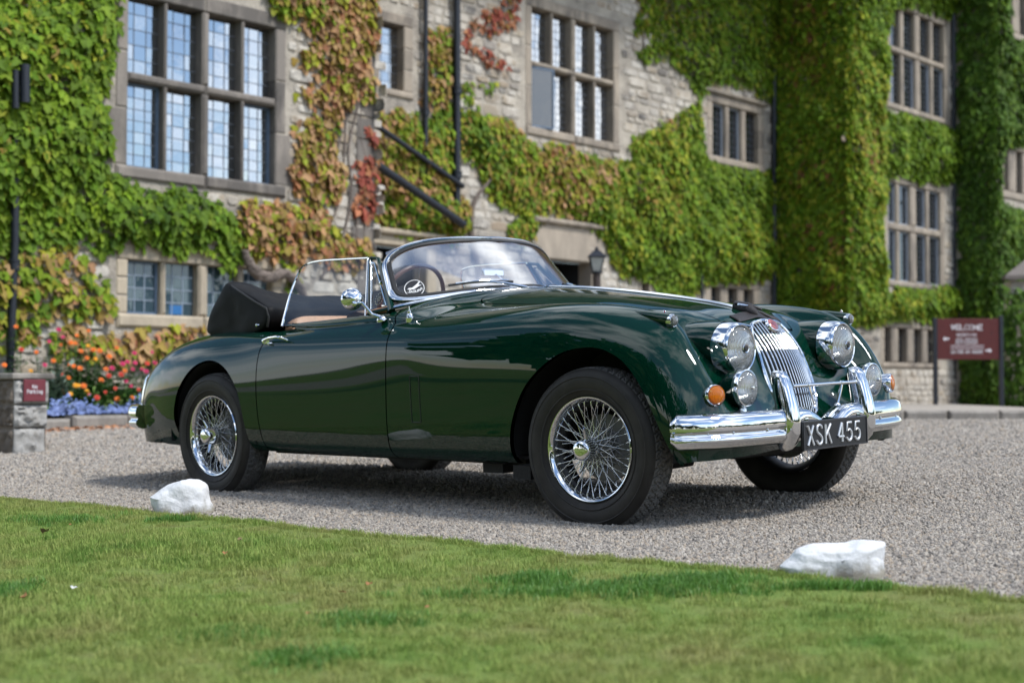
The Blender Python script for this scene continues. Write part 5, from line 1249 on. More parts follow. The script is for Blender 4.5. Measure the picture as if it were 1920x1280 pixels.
# ------------------------------------------------------------------ ivy outlines (photograph pixels, projected onto each wall)
I_BIG = [(-120,-60),(212,-60),(216,60),(205,125),(190,180),(212,250),(204,318),(250,345),(300,355),(340,352),(395,372),(432,398),(447,440),(446,492),(432,508),(418,470),(380,452),(330,472),(285,462),(230,452),(190,470),(150,442),(80,452),(40,470),(-120,475)]
I_LOWL = [(-120,470),(40,468),(120,455),(178,478),(150,500),(205,520),(216,560),(205,590),(150,598),(110,585),(80,600),(70,640),(20,660),(-120,690)]
I_BELOW = [(90,612),(140,602),(200,622),(250,618),(300,622),(345,606),(385,618),(372,640),(330,668),(290,676),(240,660),(235,690),(190,668),(130,650),(95,640)]
I_RED = [(440,392),(470,378),(520,374),(560,385),(590,372),(612,400),(618,420),(640,440),(690,452),(698,486),(655,492),(600,488),(570,470),(566,500),(530,492),(505,470),(470,480),(445,460)]
I_RED2 = [(530,520),(545,512),(565,520),(560,545),(540,545)]
I_UP = [(490,-60),(705,-60),(708,60),(700,85),(690,110),(700,150),(690,190),(660,190),(640,205),(630,240),(600,235),(620,260),(620,300),(645,330),(640,375),(600,372),(580,385),(560,370),(545,345),(540,300),(550,270),(548,240),(575,225),(590,200),(548,180),(552,168),(600,165),(590,140),(555,125),(560,95),(590,80),(540,40),(510,25)]
I_COR = [(655,318),(672,300),(696,300),(700,250),(692,232),(680,235),(685,260),(700,270),(702,400),(690,410),(668,405),(655,380),(668,350)]
I_MID = [(700,215),(745,205),(800,225),(840,200),(870,205),(950,222),(975,255),(1005,275),(1040,262),(1080,285),(1150,305),(1155,420),(1110,412),(1060,400),(1020,385),(1010,420),(980,455),(945,445),(955,420),(975,400),(920,370),(905,335),(880,300),(850,300),(845,355),(880,380),(880,420),(850,455),(820,440),(770,440),(735,425),(700,425)]
I_SP1 = [(800,55),(840,45),(848,100),(845,200),(800,210),(780,190),(795,160),(805,110)]
I_SP2 = [(855,62),(935,2),(960,-30),(975,-30),(970,40),(930,70),(900,62),(870,80)]
I_SP3 = [(850,70),(900,92),(950,120),(962,130),(940,132),(900,112),(865,92)]
I_SP4 = [(855,145),(905,155),(935,150),(930,165),(880,168),(900,200),(870,195)]
I_GREEN = [(1150,300),(1185,300),(1180,262),(1225,240),(1270,212),(1308,190),(1312,230),(1322,290),(1350,312),(1400,318),(1445,322),(1470,322),(1470,520),(1440,520),(1400,528),(1330,525),(1300,548),(1265,560),(1240,545),(1215,520),(1160,515),(1145,490),(1130,450),(1100,420),(1060,395),(1090,370)]
I_TOPR = [(1175,-60),(1470,-60),(1470,195),(1435,190),(1400,160),(1330,158),(1312,185),(1300,175),(1292,150),(1262,128),(1245,110),(1205,118),(1190,100),(1230,70),(1180,60),(1200,20)]
I_TOWER = [(1585,-80),(1668,-80),(1672,40),(1660,60),(1665,120),(1655,200),(1664,300),(1662,350),(1650,420),(1662,480),(1660,560),(1680,530),(1720,545),(1770,535),(1802,545),(1800,590),(1740,602),(1690,598),(1640,605),(1585,612)]
I_BETW = [(1660,205),(1690,212),(1740,225),(1790,245),(1800,330),(1770,340),(1745,335),(1720,345),(1700,330),(1660,325)]
I_TOPB = [(1665,-80),(1800,-80),(1800,30),(1765,28),(1740,22),(1700,12),(1668,8)]
I_FAR = [(1852,-80),(1885,-80),(1884,60),(1900,76),(1960,90),(1960,270),(1880,268),(1872,300),(1870,370),(1890,385),(1960,400),(1960,770),(1852,770)]
rubble(PL, wallL, PL.sx(-60), sL1-.02, .5, 6.6, .155, [I_BIG], 1)
rubble(PM, wallM, sM0, PM.sx(1460), .4, 8.6, .165, [I_GREEN, I_TOPR], 2)
rubble(PR, wallR, sR0, sR1, .3, 9.0, .17, [I_TOWER, I_TOPB], 3)
rubble(PLr, wallL, 0, 1.5, .5, 6.0, .16, [], 4)
STONES.sort(key=lambda q: -q[0])
def quoins(pl, s, side, z0, z1, mat, wobj, seed):
    r = random.Random(seed); z = z0
    while z < z1:
        h = r.uniform(.26, .36); w_ = r.uniform(.30, .5); m = MB(); a, b = (s-w_, s+.012) if side < 0 else (s-.012, s+w_)
        bar(m, pl, a, b, z+.006, z+h-.006, -.02, .030, .015); hb(m, 'quoin', mat, wobj, smooth=False); z += h
quoins(PL, sL1, -1, .4, 7.0, M_dress_grey, wallL, 5)
stuff_m = MB()
for i, (sz, pl, wobj, ca, cz, w_, h_, dp, ti, fl) in enumerate(STONES):
    X = Vector((*pl.d, 0)); Y = Vector((0, 0, 1)); N_ = Vector((*pl.n, 0)); O = Vector(pl.P(ca, cz, -.002))
    if i < 300:
        o = link('stone', ST_ME[ti], wobj); sg = -1 if fl else 1
        M_ = Matrix(((X.x*w_*sg, 0, N_.x*dp, O.x), (X.y*w_*sg, 0, N_.y*dp, O.y), (0, h_*sg, 0, O.z), (0, 0, 0, 1))); o.matrix_local = M_
    else:
        V, F = ST[ti]; sg = -1 if fl else 1; stuff_m.add([O+X*(x*w_*sg)+Y*(y*h_*sg)+N_*(z*dp) for x, y, z in V], F)
rs = hb(stuff_m, 'rubble_stones', M_rubble, house, smooth=False); rs['kind'] = 'stuff'
print('stones', len(STONES))
# ---- rainwater pipes
def pipe(pl, pts, r, out, nm='drainpipe', collars=()):
    m = MB(); P = [pl.P(*pl.W(x, y), out) for x, y in pts]; m.tube(P, r, 12)
    for k in collars:
        q = Vector(pl.P(*pl.W(*k), out)); m.lathe([(r*1.02, -.07), (r*1.35, -.06), (r*1.35, .03), (r*1.5, .035), (r*1.5, .06), (r*1.02, .07)], q, (0, 0, 1), 14)
    for y in range(0): pass
    return hb(m, nm, M_iron, house)
pipe(PM, [(790, -80), (790, 335)], .040, .10, collars=((790, 212),)); pipe(PM, [(847, -80), (847, 385)], .062, .12, collars=((847, 172), (847, 330)))
pipe(PM, [(672, 226), (852, 352)], .045, .20); pipe(PM, [(664, 303), (842, 424)], .066, .34, collars=())
pipe(PM, [(1444, -80), (1444, 580)], .050, .10, collars=((1444, 225), (1444, 440))); pipe(PM, [(1456, -80), (1456, 40)], .03, .07)
pipe(PM, [(1310, 505), (1310, 570)], .03, .08)
pipe(PQr, [(1791, -80), (1791, 745)], .055, .10, collars=((1791, 150), (1791, 420)))
pipe(PL, [(0, 860), (8, 700), (14, 560), (18, 455), (20, 150), (20, 60)], .045, .12, collars=((17, 498),)); pipe(PL, [(4, 210), (4, 140)], .04, .30); pipe(PL, [(20, 200), (20, 130)], .055, .32)
# ------------------------------------------------------------------ climbing ivy
def leaf_mat(name):
    t = NT(name); at = t.n('ShaderNodeVertexColor'); at.layer_name = 'tint'; c = at.outputs['Color']
    t.set(Base_Color=c, Roughness=.62, Specular_IOR_Level=.22)
    tr = t.n('ShaderNodeBsdfTranslucent'); t.l(c, tr.inputs['Color']); mx = t.n('ShaderNodeMixShader', {0: .28}); t.l(t.b.outputs[0], mx.inputs[1]); t.l(tr.outputs[0], mx.inputs[2]); t.l(mx.outputs[0], t.out.inputs['Surface']); return t.m
M_leaf = leaf_mat('ivy_leaf'); M_bark = simple('vine_bark', (.155, .125, .105), .95, 0, .8, 30, .35)
LV = np.array([(0, 0, 0), (.17, .12, .03), (.66, -.20, -.06), (.26, -.36, .05), (.30, -.68, .02), (0, -1.08, -.10), (-.30, -.68, .02), (-.26, -.36, .05), (-.66, -.20, -.06), (-.17, .12, .03), (0, -.34, -.06)], float)
LF = [(0, 1, 2, 3, 10), (10, 3, 4, 5), (10, 5, 6, 7), (10, 7, 8, 9, 0)]
def pal_pick(pal, n, u):
    """palette: list of (weight, colour); u in 0..1 picks along it"""
    w = np.cumsum([p[0] for p in pal]); w = w/w[-1]; k = np.searchsorted(w, np.clip(u, 0, .9999)); C = np.array([p[1] for p in pal])[k]
    return C*rng.uniform(.72, 1.28, (n, 1))*rng.uniform(.93, 1.07, (n, 3))
G_DEEP, G_MID, G_LITE, G_YEL = (.062, .122, .009), (.112, .196, .011), (.176, .270, .016), (.290, .312, .026)
R_OCH, R_PINK, R_RED, R_BRN, R_PALE = (.30, .21, .045), (.40, .175, .085), (.33, .085, .055), (.22, .10, .035), (.42, .25, .12)
P_GREEN = [(.24, G_DEEP), (.36, G_MID), (.25, G_LITE), (.09, G_YEL), (.04, R_OCH), (.02, R_PALE)]
P_GRED = [(.12, G_DEEP), (.18, G_MID), (.14, G_LITE), (.14, G_YEL), (.18, R_OCH), (.14, R_PALE), (.10, R_PINK)]
P_RED = [(.10, G_MID), (.10, G_LITE), (.12, G_YEL), (.16, R_OCH), (.24, R_PALE), (.20, R_PINK), (.08, R_RED)]
P_CRIM = [(.12, G_YEL), (.14, R_OCH), (.24, R_PINK), (.34, R_RED), (.1, R_BRN)]
P_OLIVE = [(.14, G_DEEP), (.30, G_MID), (.26, G_LITE), (.18, G_YEL), (.10, R_OCH), (.04, R_PINK)]
P_DGREEN = [(.26, (.038, .080, .010)), (.36, (.065, .130, .013)), (.26, (.105, .185, .018)), (.10, G_LITE)]
P_TOWER = [(.18, G_DEEP), (.30, G_MID), (.22, G_LITE), (.14, G_YEL), (.08, R_BRN), (.08, R_OCH)]
P_RUST = [(.10, G_DEEP), (.16, G_MID), (.16, G_LITE), (.14, G_YEL), (.16, R_OCH), (.16, R_PALE), (.12, R_PINK)]
P_MIX = [(.14, G_DEEP), (.22, G_MID), (.22, G_LITE), (.14, G_YEL), (.16, R_OCH), (.08, R_PALE), (.04, R_PINK)]
def vnoise(x, y, seed):
    r = np.random.default_rng(seed); o = 0
    for f, a in ((.9, 1), (2.1, .6), (4.7, .35)):
        for _ in range(3):
            th = r.uniform(0, 6.28); o = o+a*np.sin((x*math.cos(th)+y*math.sin(th))*f*2+r.uniform(0, 6.28))/3
    return o
def ivy(name, label, jobs, seed, nparts=0, group=None, size=.115, stems=6, cat='ivy'):
    """jobs: list of (plane, polygon px, leaves per m2, palette, thickness)"""
    root = None; A = []; 
    for pl, poly, dens, pal, thick in jobs:
        W = np.array([pl.W(x, y) for x, y in poly]); a0, a1 = W.min(0), W.max(0); a0[1] = max(a0[1], .25)
        n = int(max(0, (a1-a0).prod())*dens)
        s = rng.uniform(a0[0], a1[0], n); z = rng.uniform(a0[1], a1[1], n)
        j = vnoise(s, z, seed)*.05; d = poly_sd(W, s+rng.normal(0, .035, n)+j, z+rng.normal(0, .035, n)+j)
        ok = d > 0; s, z, d = s[ok], z[ok], d[ok]; n = len(s)
        cl = vnoise(s*1.3, z*1.3, seed+1)
        out = .02+thick*np.clip(d/.35, .15, 1)*(.35+.65*rng.random(n)**.6)*(.72+.62*cl)
        out = np.maximum(out, .015)
        u = rng.random(n)*.62+.38*np.clip(.5+.42*vnoise(s*.8, z*.8, seed+2), 0, 1)
        sz = size*rng.choice([.6, .8, 1.0, 1.2, 1.38], n, p=[.16, .24, .30, .20, .10])*rng.uniform(.9, 1.1, n)
        A.append((pl, s, z, out, pal_pick(pal, n, u), sz))
    pl0 = jobs[0][0]; c0 = pl0.P(float(np.mean(A[0][1])), 0); root = empty(name, (c0[0], c0[1], float(gz(c0[0], c0[1])))); tag(root, label, cat, group)
    off = np.array(root.location)
    VV = []; CC = []
    for pl, s, z, out, C, sz in A:
        n = len(s); X = np.array([*pl.d, 0]); N3 = np.array([*pl.n, 0]); Zv = np.array([0, 0, 1.])
        O = pl.o[None, :]+pl.d[None]*s[:, None]+pl.n[None]*out[:, None]; O = np.column_stack([O, z])
        nrm = N3+Zv*rng.uniform(.05, .85, (n, 1))+X*rng.normal(0, .38, (n, 1)); nrm /= np.linalg.norm(nrm, axis=1, keepdims=True)
        tip = -Zv+X*rng.normal(0, .42, (n, 1))+N3*.25; tip -= nrm*(tip*nrm).sum(1, keepdims=True); tip /= np.linalg.norm(tip, axis=1, keepdims=True); sd = np.cross(tip, nrm)
        wd = rng.uniform(.85, 1.15, (n, 1))
        V = O[:, None]+sz[:, None, None]*(sd[:, None]*(LV[None, :, :1]*wd[:, None])-tip[:, None]*LV[None, :, 1:2]+nrm[:, None]*LV[None, :, 2:]*rng.uniform(.6, 2.2, (n, 1, 1)))
        VV.append(V); CC.append(C)
    V = np.concatenate(VV)-off; C = np.concatenate(CC); n = len(V); order = rng.permutation(n)
    # keep the outermost for single leaves
    def mk(nm, idx, parent):
        k = len(idx); me = bpy.data.meshes.new(nm); base = (np.arange(k)*11)[:, None]
        loops = np.concatenate([base+np.array(f)[None] for f in LF], 1); cnt = [len(f) for f in LF]; starts = np.cumsum([0]+cnt[:-1]); tot = sum(cnt)
        me.vertices.add(k*11); me.vertices.foreach_set('co', V[idx].reshape(-1).astype(np.float32)); me.loops.add(k*tot); me.loops.foreach_set('vertex_index', loops.ravel().astype(np.int32))
        me.polygons.add(k*4); me.polygons.foreach_set('loop_start', (np.arange(k)[:, None]*tot+starts[None]).ravel().astype(np.int32))
        col_ = me.color_attributes.new('tint', 'FLOAT_COLOR', 'POINT'); cc = np.ones((k, 11, 4), np.float32); cc[:, :, :3] = C[idx][:, None]*np.linspace(1.0, 1.0, 11)[None, :, None]; cc[:, 5, :3] *= .9; cc[:, 10, :3] *= 1.12
        col_.data.foreach_set('color', cc.ravel()); me.materials.append(M_leaf); me.update(calc_edges=True); return link(nm, me, parent)
    npart = min(nparts, n)
    if npart:
        outd = np.concatenate([a[3] for a in A]); front_ = np.argsort(-outd)[:npart*3]; sel = rng.choice(front_, npart, replace=False)
        for q in sel: mk('leaf', np.array([q]), root)
        rest = np.setdiff1d(np.arange(n), sel)
    else: rest = np.arange(n)
    f = mk('foliage', rest, root); f['kind'] = 'stuff'
    r = random.Random(seed)
    for pl, poly, dens, pal, thick in jobs:
        W = np.array([pl.W(x, y) for x, y in poly]); a0, a1 = W.min(0), W.max(0)
        for _ in range(stems):
            s = r.uniform(a0[0], a1[0]); z = max(a0[1], .4); P = []; 
            for k in range(26):
                if poly_sd(W, np.array([s]), np.array([z]))[0] > .02: P.append(Vector(pl.P(s, z, .03+.012*math.sin(k)))-Vector(off))
                elif len(P) > 4: break
                s += r.uniform(-.09, .09); z += (a1[1]-max(a0[1], .4))/26
            if len(P) > 4: sm = MB(); sm.tube(P, list(np.linspace(.016, .005, len(P))), 6); sm.build('stem', M_bark, root)
    return root, n
def trunk(root, pl, pts, radii, out, seed):
    m = MB(); r = random.Random(seed); off = Vector(root.location)
    Q = interp_curve(pts, 8); rad = np.interp(np.linspace(0, 1, len(Q)), np.linspace(0, 1, len(radii)), radii)
    for strand in range(3):
        P = []
        for i, (x, y) in enumerate(Q):
            s, z = pl.W(x, y); ph = strand*2.1+i*.35; k = rad[i]*.34; P.append(Vector(pl.P(s+math.cos(ph)*k*.7, z+math.sin(ph)*k, out+math.sin(ph+1)*k*.6))-off)
        m.tube(P, list(rad*.80*np.array([1+.12*math.sin(i*1.7+strand) for i in range(len(Q))])), 10)
    return m.build('trunk', M_bark, root)
tot = 0
i1, n = ivy('ivy', 'deep green climbing ivy left of the tall eight light window', [(PL, I_BIG, 560, P_GREEN, .24)], 31, 290, size=.104); tot += n
i2, n = ivy('ivy', 'sparse rusty ivy around the black downpipe at far left', [(PL, I_LOWL, 250, P_RUST, .12)], 32, 150); tot += n
i3, n = ivy('ivy', 'low strip of pink and olive creeper under the buff window', [(PL, I_BELOW, 360, P_RED, .10)], 33, 150); tot += n
i4, n = ivy('ivy', 'pinkish ivy with a gnarled grey trunk above the folded hood', [(PL, I_RED, 430, P_RED, .17), (PL, I_RED2, 300, P_OLIVE, .1)], 34, 250, size=.108); tot += n
trunk(i4, PL, [(448, 472), (456, 492), (470, 512), (496, 521), (522, 513), (545, 530), (562, 560), (592, 640)], [.04, .058, .07, .066, .062, .058, .05, .045], .12, 3)
i5, n = ivy('ivy', 'russet ivy ribbon climbing right of the tall window', [(PL, I_UP, 400, P_RED, .14)], 35, 250); tot += n
trunk(i5, PL, [(600, 520), (640, 440), (655, 360), (650, 280), (670, 190), (690, 90), (700, -30)], [.018, .017, .015, .013, .012, .01, .008], .04, 6)
for k, pp in enumerate(([(640, 500), (618, 430), (640, 350), (615, 250), (640, 150), (600, 60)], [(690, 520), (680, 430), (690, 330), (672, 240), (690, 130)], [(660, 500), (665, 400), (630, 300), (655, 200)], [(700, 470), (660, 440), (630, 428)])): trunk(i5, PL, pp, [.012, .010, .008, .007, .005], .03, 60+k)
i6, n = ivy('ivy', 'crimson ivy tuft hanging on the wall corner beside the sloping pipes', [(PL, I_COR, 330, P_CRIM, .10)], 36, 120); tot += n
i7, n = ivy('ivy', 'olive and orange ivy spreading round the pipes below the middle windows', [(PM, I_MID, 480, P_GRED, .20), (PM, I_SP1, 380, P_RED, .10)], 37, 280, size=.105); tot += n
trunk(i7, PM, [(895, 520), (880, 440), (885, 380), (920, 330)], [.05, .045, .035, .02], .06, 7)
i8, n = ivy('creeper', 'thin reddish creeper sprays on the bare pale stonework', [(PM, I_SP2, 190, P_CRIM, .06), (PM, I_SP3, 230, P_CRIM, .06), (PM, I_SP4, 170, P_OLIVE, .05)], 38, 120, size=.11, stems=2, cat='creeper'); tot += n
trunk(i8, PM, [(848, 200), (860, 100), (900, 60), (940, 10), (965, -30)], [.012, .010, .009, .007, .005], .03, 8)
i9, n = ivy('ivy', 'thick bright green ivy below the hood mould window', [(PM, I_GREEN, 600, P_OLIVE, .24)], 39, 280, size=.092); tot += n
i10, n = ivy('ivy', 'loose green and russet ivy at the top above the hood mould window', [(PM, I_TOPR, 420, P_OLIVE, .2)], 40, 200, size=.095); tot += n
RET = [PRr.px(0, 0)[0], PRr.px(1.8, 0)[0]]
I_RET = [(RET[0]+3, -80), (RET[1]+4, -80), (RET[1]+4, 625), (RET[0]+3, 625)]
i11, n = ivy('ivy', 'tall column of green and brown ivy wrapping the right wing corner', [(PRr, I_RET, 620, P_TOWER, .24), (PR, I_TOWER, 560, P_OLIVE, .22)], 41, 280, size=.098); tot += n
i12, n = ivy('ivy', 'bushy green ivy band between the two right wing windows', [(PR, I_BETW, 480, P_GREEN, .26), (PR, I_TOPB, 450, P_GREEN, .2)], 42, 150, size=.105); tot += n
RQ = [PQr.px(0, 0)[0], PQr.px(.85, 0)[0]]
I_RQ = [(RQ[0]+6, -80), (RQ[1]+10, -80), (RQ[1]+10, 760), (RQ[0]+6, 760)]
i13, n = ivy('ivy', 'dark green ivy covering the far right wall behind the sign', [(PQr, I_RQ, 500, P_DGREEN, .26), (PQ, I_FAR, 450, P_DGREEN, .3)], 43, 280, size=.11); tot += n
print('ivy leaves', tot, 'RET', RET, 'RQ', RQ)
# ------------------------------------------------------------------ bed of flowers, pillar, signs, lantern, kerbs
M_soil = simple('soil', (.05, .036, .024), 1, 0, .8, 40, .4)
M_kerb = dressed_mat('kerb_stone', (.34, .31, .27), (.12, .11, .095), .5)
bed = MB(); b0 = PL.sx(-420); b1 = PL.sx(330)
def bed_z(s, o): P = PL.P(s, 0, o); return float(gz(P[0], P[1]))
G = [[PL.P(s, bed_z(s, o)+.12+.05*math.sin(s*5+o*7)*(o < 1.2), o) for o in np.linspace(0, 1.35, 10)] for s in np.linspace(b0, b1, 60)]
bed.grid(G); bedo = bed.build('flower_bed', M_soil, None); tag(bedo, 'dark soil of the flower bed against the house', kind='structure')
kr = random.Random(4); s = b0; kb = empty('bed_kerb', PL.P(b0, bed_z(b0, 1.4), 1.4)); tag(kb, 'low weathered stone edging in front of the flower bed', 'kerb')
while s < b1:
    w_ = kr.uniform(.38, .7); m = MB(); z = bed_z(s, 1.4); bar(m, PL, s+.008, s+w_-.008, z-.1, z+kr.uniform(.12, .15), 1.30, 1.48+kr.uniform(-.02, .02), .03); o = m.build('stone', M_kerb, kb, False); o.location = -Vector(kb.location); s += w_
def petals(c, r, n_, kind, m, up=Vector((.35, -.75, .5))):
    up = up.normalized(); a = up.orthogonal().normalized(); b = up.cross(a); c = Vector(c)
    for ring, (rr, lift, k) in enumerate(((1.0, .05, n_), (.7, .22, n_-2), (.38, .36, max(5, n_-5)))):
        for i in range(k):
            q = 2*PI*(i+ring*.5)/k; d = a*math.cos(q)+b*math.sin(q); t_ = a*-math.sin(q)+b*math.cos(q); w_ = r*rr*math.pi/k*1.15
            m.add([c+up*r*lift*.4, c+d*r*rr*.55+t_*w_+up*r*lift, c+d*r*rr+up*r*lift*1.1, c+d*r*rr*.55-t_*w_+up*r*lift], [(0, 1, 2, 3)])
FM = {'orange': simple('bloom_orange', (.75, .16, .008), .6, 0, 0, 60, .3), 'yellow': simple('bloom_yellow', (.80, .36, .006), .6, 0, 0, 60, .25), 'pink': simple('bloom_magenta', (.52, .015, .10), .6, 0, 0, 60, .3), 'red': simple('bloom_scarlet', (.55, .035, .012), .6, 0, 0, 60, .3)}
M_fleaf = simple('flower_foliage', (.055, .135, .028), .6, 0, 0, 12, .5); M_fleaf2 = simple('silver_foliage', (.19, .26, .20), .7, 0, 0, 12, .3)
blooms = [(110,618,'pink'),(118,632,'pink'),(92,640,'pink'),(144,629,'orange'),(166,620,'orange'),(114,646,'orange'),(133,642,'orange'),(141,643,'orange'),(165,648,'yellow'),(175,655,'orange'),(187,657,'orange'),(152,658,'orange'),(219,652,'orange'),(163,671,'orange'),(178,673,'yellow'),(128,682,'orange'),(138,686,'orange'),(252,662,'pink'),(230,682,'pink'),(239,678,'pink'),(253,680,'pink'),(276,681,'red'),(290,680,'pink'),(266,692,'pink'),(274,696,'pink'),(199,692,'orange'),(234,695,'orange'),(204,704,'red'),(227,702,'red'),(249,692,'pink'),(115,702,'red'),(129,708,'orange'),(236,714,'pink'),(142,722,'yellow'),(148,722,'yellow'),(245,723,'pink'),(216,728,'red'),(157,723,'orange'),(119,733,'orange'),(132,738,'yellow'),(163,733,'yellow'),(198,735,'red'),(248,745,'orange'),(282,712,'orange'),(84,684,'pink'),(40,655,'red'),(30,612,'orange'),(8,684,'orange'),(68,660,'orange'),(58,695,'yellow'),(168,740,'red'),(210,690,'pink'),(285,660,'pink'),(150,690,'orange'),(190,712,'orange'),(182,745,'red'),(220,748,'orange'),(260,730,'red'),(100,676,'orange'),(205,668,'orange')]
fr_ = random.Random(9)
def plant(px, py, colr):
    q = PL.W(px, py); o_ = .25+.9*min(1, max(0, (py-610)/140))+fr_.uniform(-.08, .08)
    # keep the bloom where it is seen while it stands forward of the wall
    d = cam_ray(px, py); k = ((PL.o+PL.n*o_) @ PL.n)/(PL.n @ d[:2]); top = Vector((d[0]*k, d[1]*k, H+d[2]*k)); bz = float(gz(top.x, top.y))+.13
    nm = {'orange': ('marigold', 'orange blooms on leafy stems in the flower bed', 'orange flowers'), 'yellow': ('marigold', 'golden yellow bloom low in the flower bed', 'yellow flowers'), 'pink': ('cosmos', 'magenta bloom on a slender stem in the flower bed', 'magenta flowers'), 'red': ('zinnia', 'scarlet bloom in the flower bed', 'scarlet flowers')}[colr]
    root = empty('flowering_plant', (top.x, top.y, bz)); tag(root, FLAB[(px, py)], 'flower', nm[2]); h = max(.08, top.z-bz)
    m = MB(); m.tube([(0, 0, 0), (fr_.uniform(-.03, .03), 0, h*.5), (0, 0, h)], .004, 5); m.build('stem', M_fleaf, root)
    m = MB()
    for k in range(int(16+h*60)):
        z = h*fr_.random()**1.2*.93; a = fr_.random()*2*PI; ln = fr_.uniform(.05, .13)*(1.15-.5*z/max(h, .01)); dr = Vector((math.cos(a), math.sin(a), fr_.uniform(.0, .7))).normalized(); sd = dr.cross(Vector((0, 0, 1))).normalized()*ln*fr_.uniform(.16, .30); p = Vector((fr_.uniform(-.05, .05), fr_.uniform(-.05, .05), z))
        m.add([p, p+dr*ln*.5+sd, p+dr*ln+Vector((0, 0, -ln*.25)), p+dr*ln*.5-sd], [(0, 1, 2, 3)])
    lf = m.build('leaves', M_fleaf, root, False)
    m = MB(); petals((0, 0, h), fr_.uniform(.024, .037), 11, colr, m); m.build('bloom', FM[colr], root, False)
cells = {}
def where(px, py):
    sec = 'hard by the stone pillar' if px < 105 else ('left of the bed centre' if px < 155 else ('at the middle of the bed' if px < 205 else ('right of the bed centre' if px < 245 else "beside the car's tail")))
    row = 'topmost' if py < 650 else ('upper' if py < 685 else ('mid height' if py < 712 else 'low'))
    return row, sec
for px, py, c_ in sorted(blooms):
    k_ = (c_, *where(px, py)); cells.setdefault(k_, []).append((px, py))
WORD = {'orange': 'orange marigold', 'yellow': 'golden yellow marigold', 'pink': 'magenta cosmos bloom', 'red': 'scarlet zinnia'}
FLAB = {}
for (c_, row, sec), L_ in cells.items():
    names = [''] if len(L_) == 1 else (['leftmost of the two ', 'rightmost of the two '] if len(L_) == 2 else ['leftmost ']+['second from left ', 'third from left ', 'fourth from left '][:len(L_)-2]+['rightmost '])
    for (px, py), nm_ in zip(L_, names): FLAB[(px, py)] = f"{nm_}{row} {WORD[c_]} {sec}"
for b in blooms: plant(*b)
def bed_mat():
    t = NT('bed_leaf'); geo = t.n('ShaderNodeNewGeometry'); c = t.ramp(geo.outputs['Random Per Island'], [(0, (.025, .075, .016)), (.5, (.065, .15, .025)), (.85, (.12, .21, .04)), (1, (.20, .23, .07))]); t.set(Base_Color=c, Roughness=.55); return t.m
M_bedleaf = bed_mat(); m = MB(); gr2 = random.Random(12)
for k in range(8500):                                                           # leafy mass between the stems
    s = gr2.uniform(PL.sx(-330), PL.sx(290)); o_ = gr2.uniform(.15, 1.22); P0 = PL.P(s, 0, o_); px = PL.px(s, 1)[0]
    hmax = .16+(.55*(1-o_/1.25))*(.6+.4*math.sin(s*3.1)); z = float(gz(P0[0], P0[1]))+.10+gr2.random()**1.1*hmax
    a = gr2.random()*2*PI; ln = gr2.uniform(.06, .15); dr = Vector((math.cos(a), math.sin(a), gr2.uniform(-.2, .9))).normalized(); sd = dr.cross(Vector((0, 0, 1))).normalized()*ln*gr2.uniform(.12, .28); p = Vector((P0[0], P0[1], z))
    m.add([p, p+dr*ln*.5+sd, p+dr*ln+Vector((0, 0, -ln*.3)), p+dr*ln*.5-sd], [(0, 1, 2, 3)])
o = m.build('bed_foliage', M_bedleaf, None, False); tag(o, 'tangled green foliage filling the flower bed', kind='stuff')
m = MB()
for k in range(420):
    a = gr2.random()*2*PI; px, py = 108+gr2.gauss(0, 9), 735+gr2.gauss(0, 16); d = cam_ray(px, py); kk = ((PL.o+PL.n*1.0) @ PL.n)/(PL.n @ d[:2]); p = Vector((d[0]*kk, d[1]*kk, H+d[2]*kk)); ln = gr2.uniform(.05, .12); dr = Vector((math.cos(a), math.sin(a), gr2.uniform(0, .9))).normalized(); sd = dr.cross(Vector((0, 0, 1))).normalized()*ln*.3
    m.add([p, p+dr*ln*.5+sd, p+dr*ln, p+dr*ln*.5-sd], [(0, 1, 2, 3)])
o = m.build('silver_leaved_plant', M_fleaf2, None, False); tag(o, 'silvery grey leaved plant beside the stone pillar', 'plant')
m = MB(); M_blue = simple('bloom_blue', (.19, .26, .52), .6, 0, 0, 60, .3)
for k in range(700):
    o_ = 1.24+gr2.gauss(0, .05); d = cam_ray(gr2.uniform(88, 275), 770); kk = ((PL.o+PL.n*o_) @ PL.n)/(PL.n @ d[:2]); P0 = (d[0]*kk, d[1]*kk); s = P0[0]; z = float(gz(P0[0], P0[1]))+.16+abs(gr2.gauss(0, .055))*(1+.5*math.sin(s*9)); r_ = gr2.uniform(.011, .02); c = Vector((P0[0], P0[1], z)); up = Vector((gr2.uniform(-.3, .6), -1, gr2.uniform(.2, 1))).normalized(); a = up.orthogonal().normalized(); b = up.cross(a)
    for q in range(5):
        t0 = 2*PI*q/5; m.add([c, c+(a*math.cos(t0-.5)+b*math.sin(t0-.5))*r_, c+(a*math.cos(t0+.5)+b*math.sin(t0+.5))*r_], [(0, 1, 2)])
o = m.build('blue_edging_flowers', M_blue, None, False); tag(o, 'drift of small blue flowers along the bed edge', kind='stuff')
m = MB()
for k in range(1300):
    s = gr2.uniform(PL.sx(-260), PL.sx(330)); o_ = 1.52+abs(gr2.gauss(0, .35)); P0 = PL.P(s, 0, o_); z = float(gz(P0[0], P0[1]))+.012; a = gr2.random()*2*PI; ln = gr2.uniform(.03, .075); dr = Vector((math.cos(a), math.sin(a), gr2.uniform(-.1, .5))); sd = Vector((-math.sin(a), math.cos(a), gr2.uniform(-.2, .4)))*ln*.42; p = Vector((P0[0], P0[1], z))
    m.add([p, p+dr*ln*.5+sd, p+dr*ln, p+dr*ln*.5-sd], [(0, 1, 2, 3)])
o = m.build('fallen_leaves', simple('dry_leaves', (.42, .19, .085), .85, 0, 0, 30, .5), None, False); tag(o, 'drift of dry orange leaves below the flower bed kerb', kind='stuff')
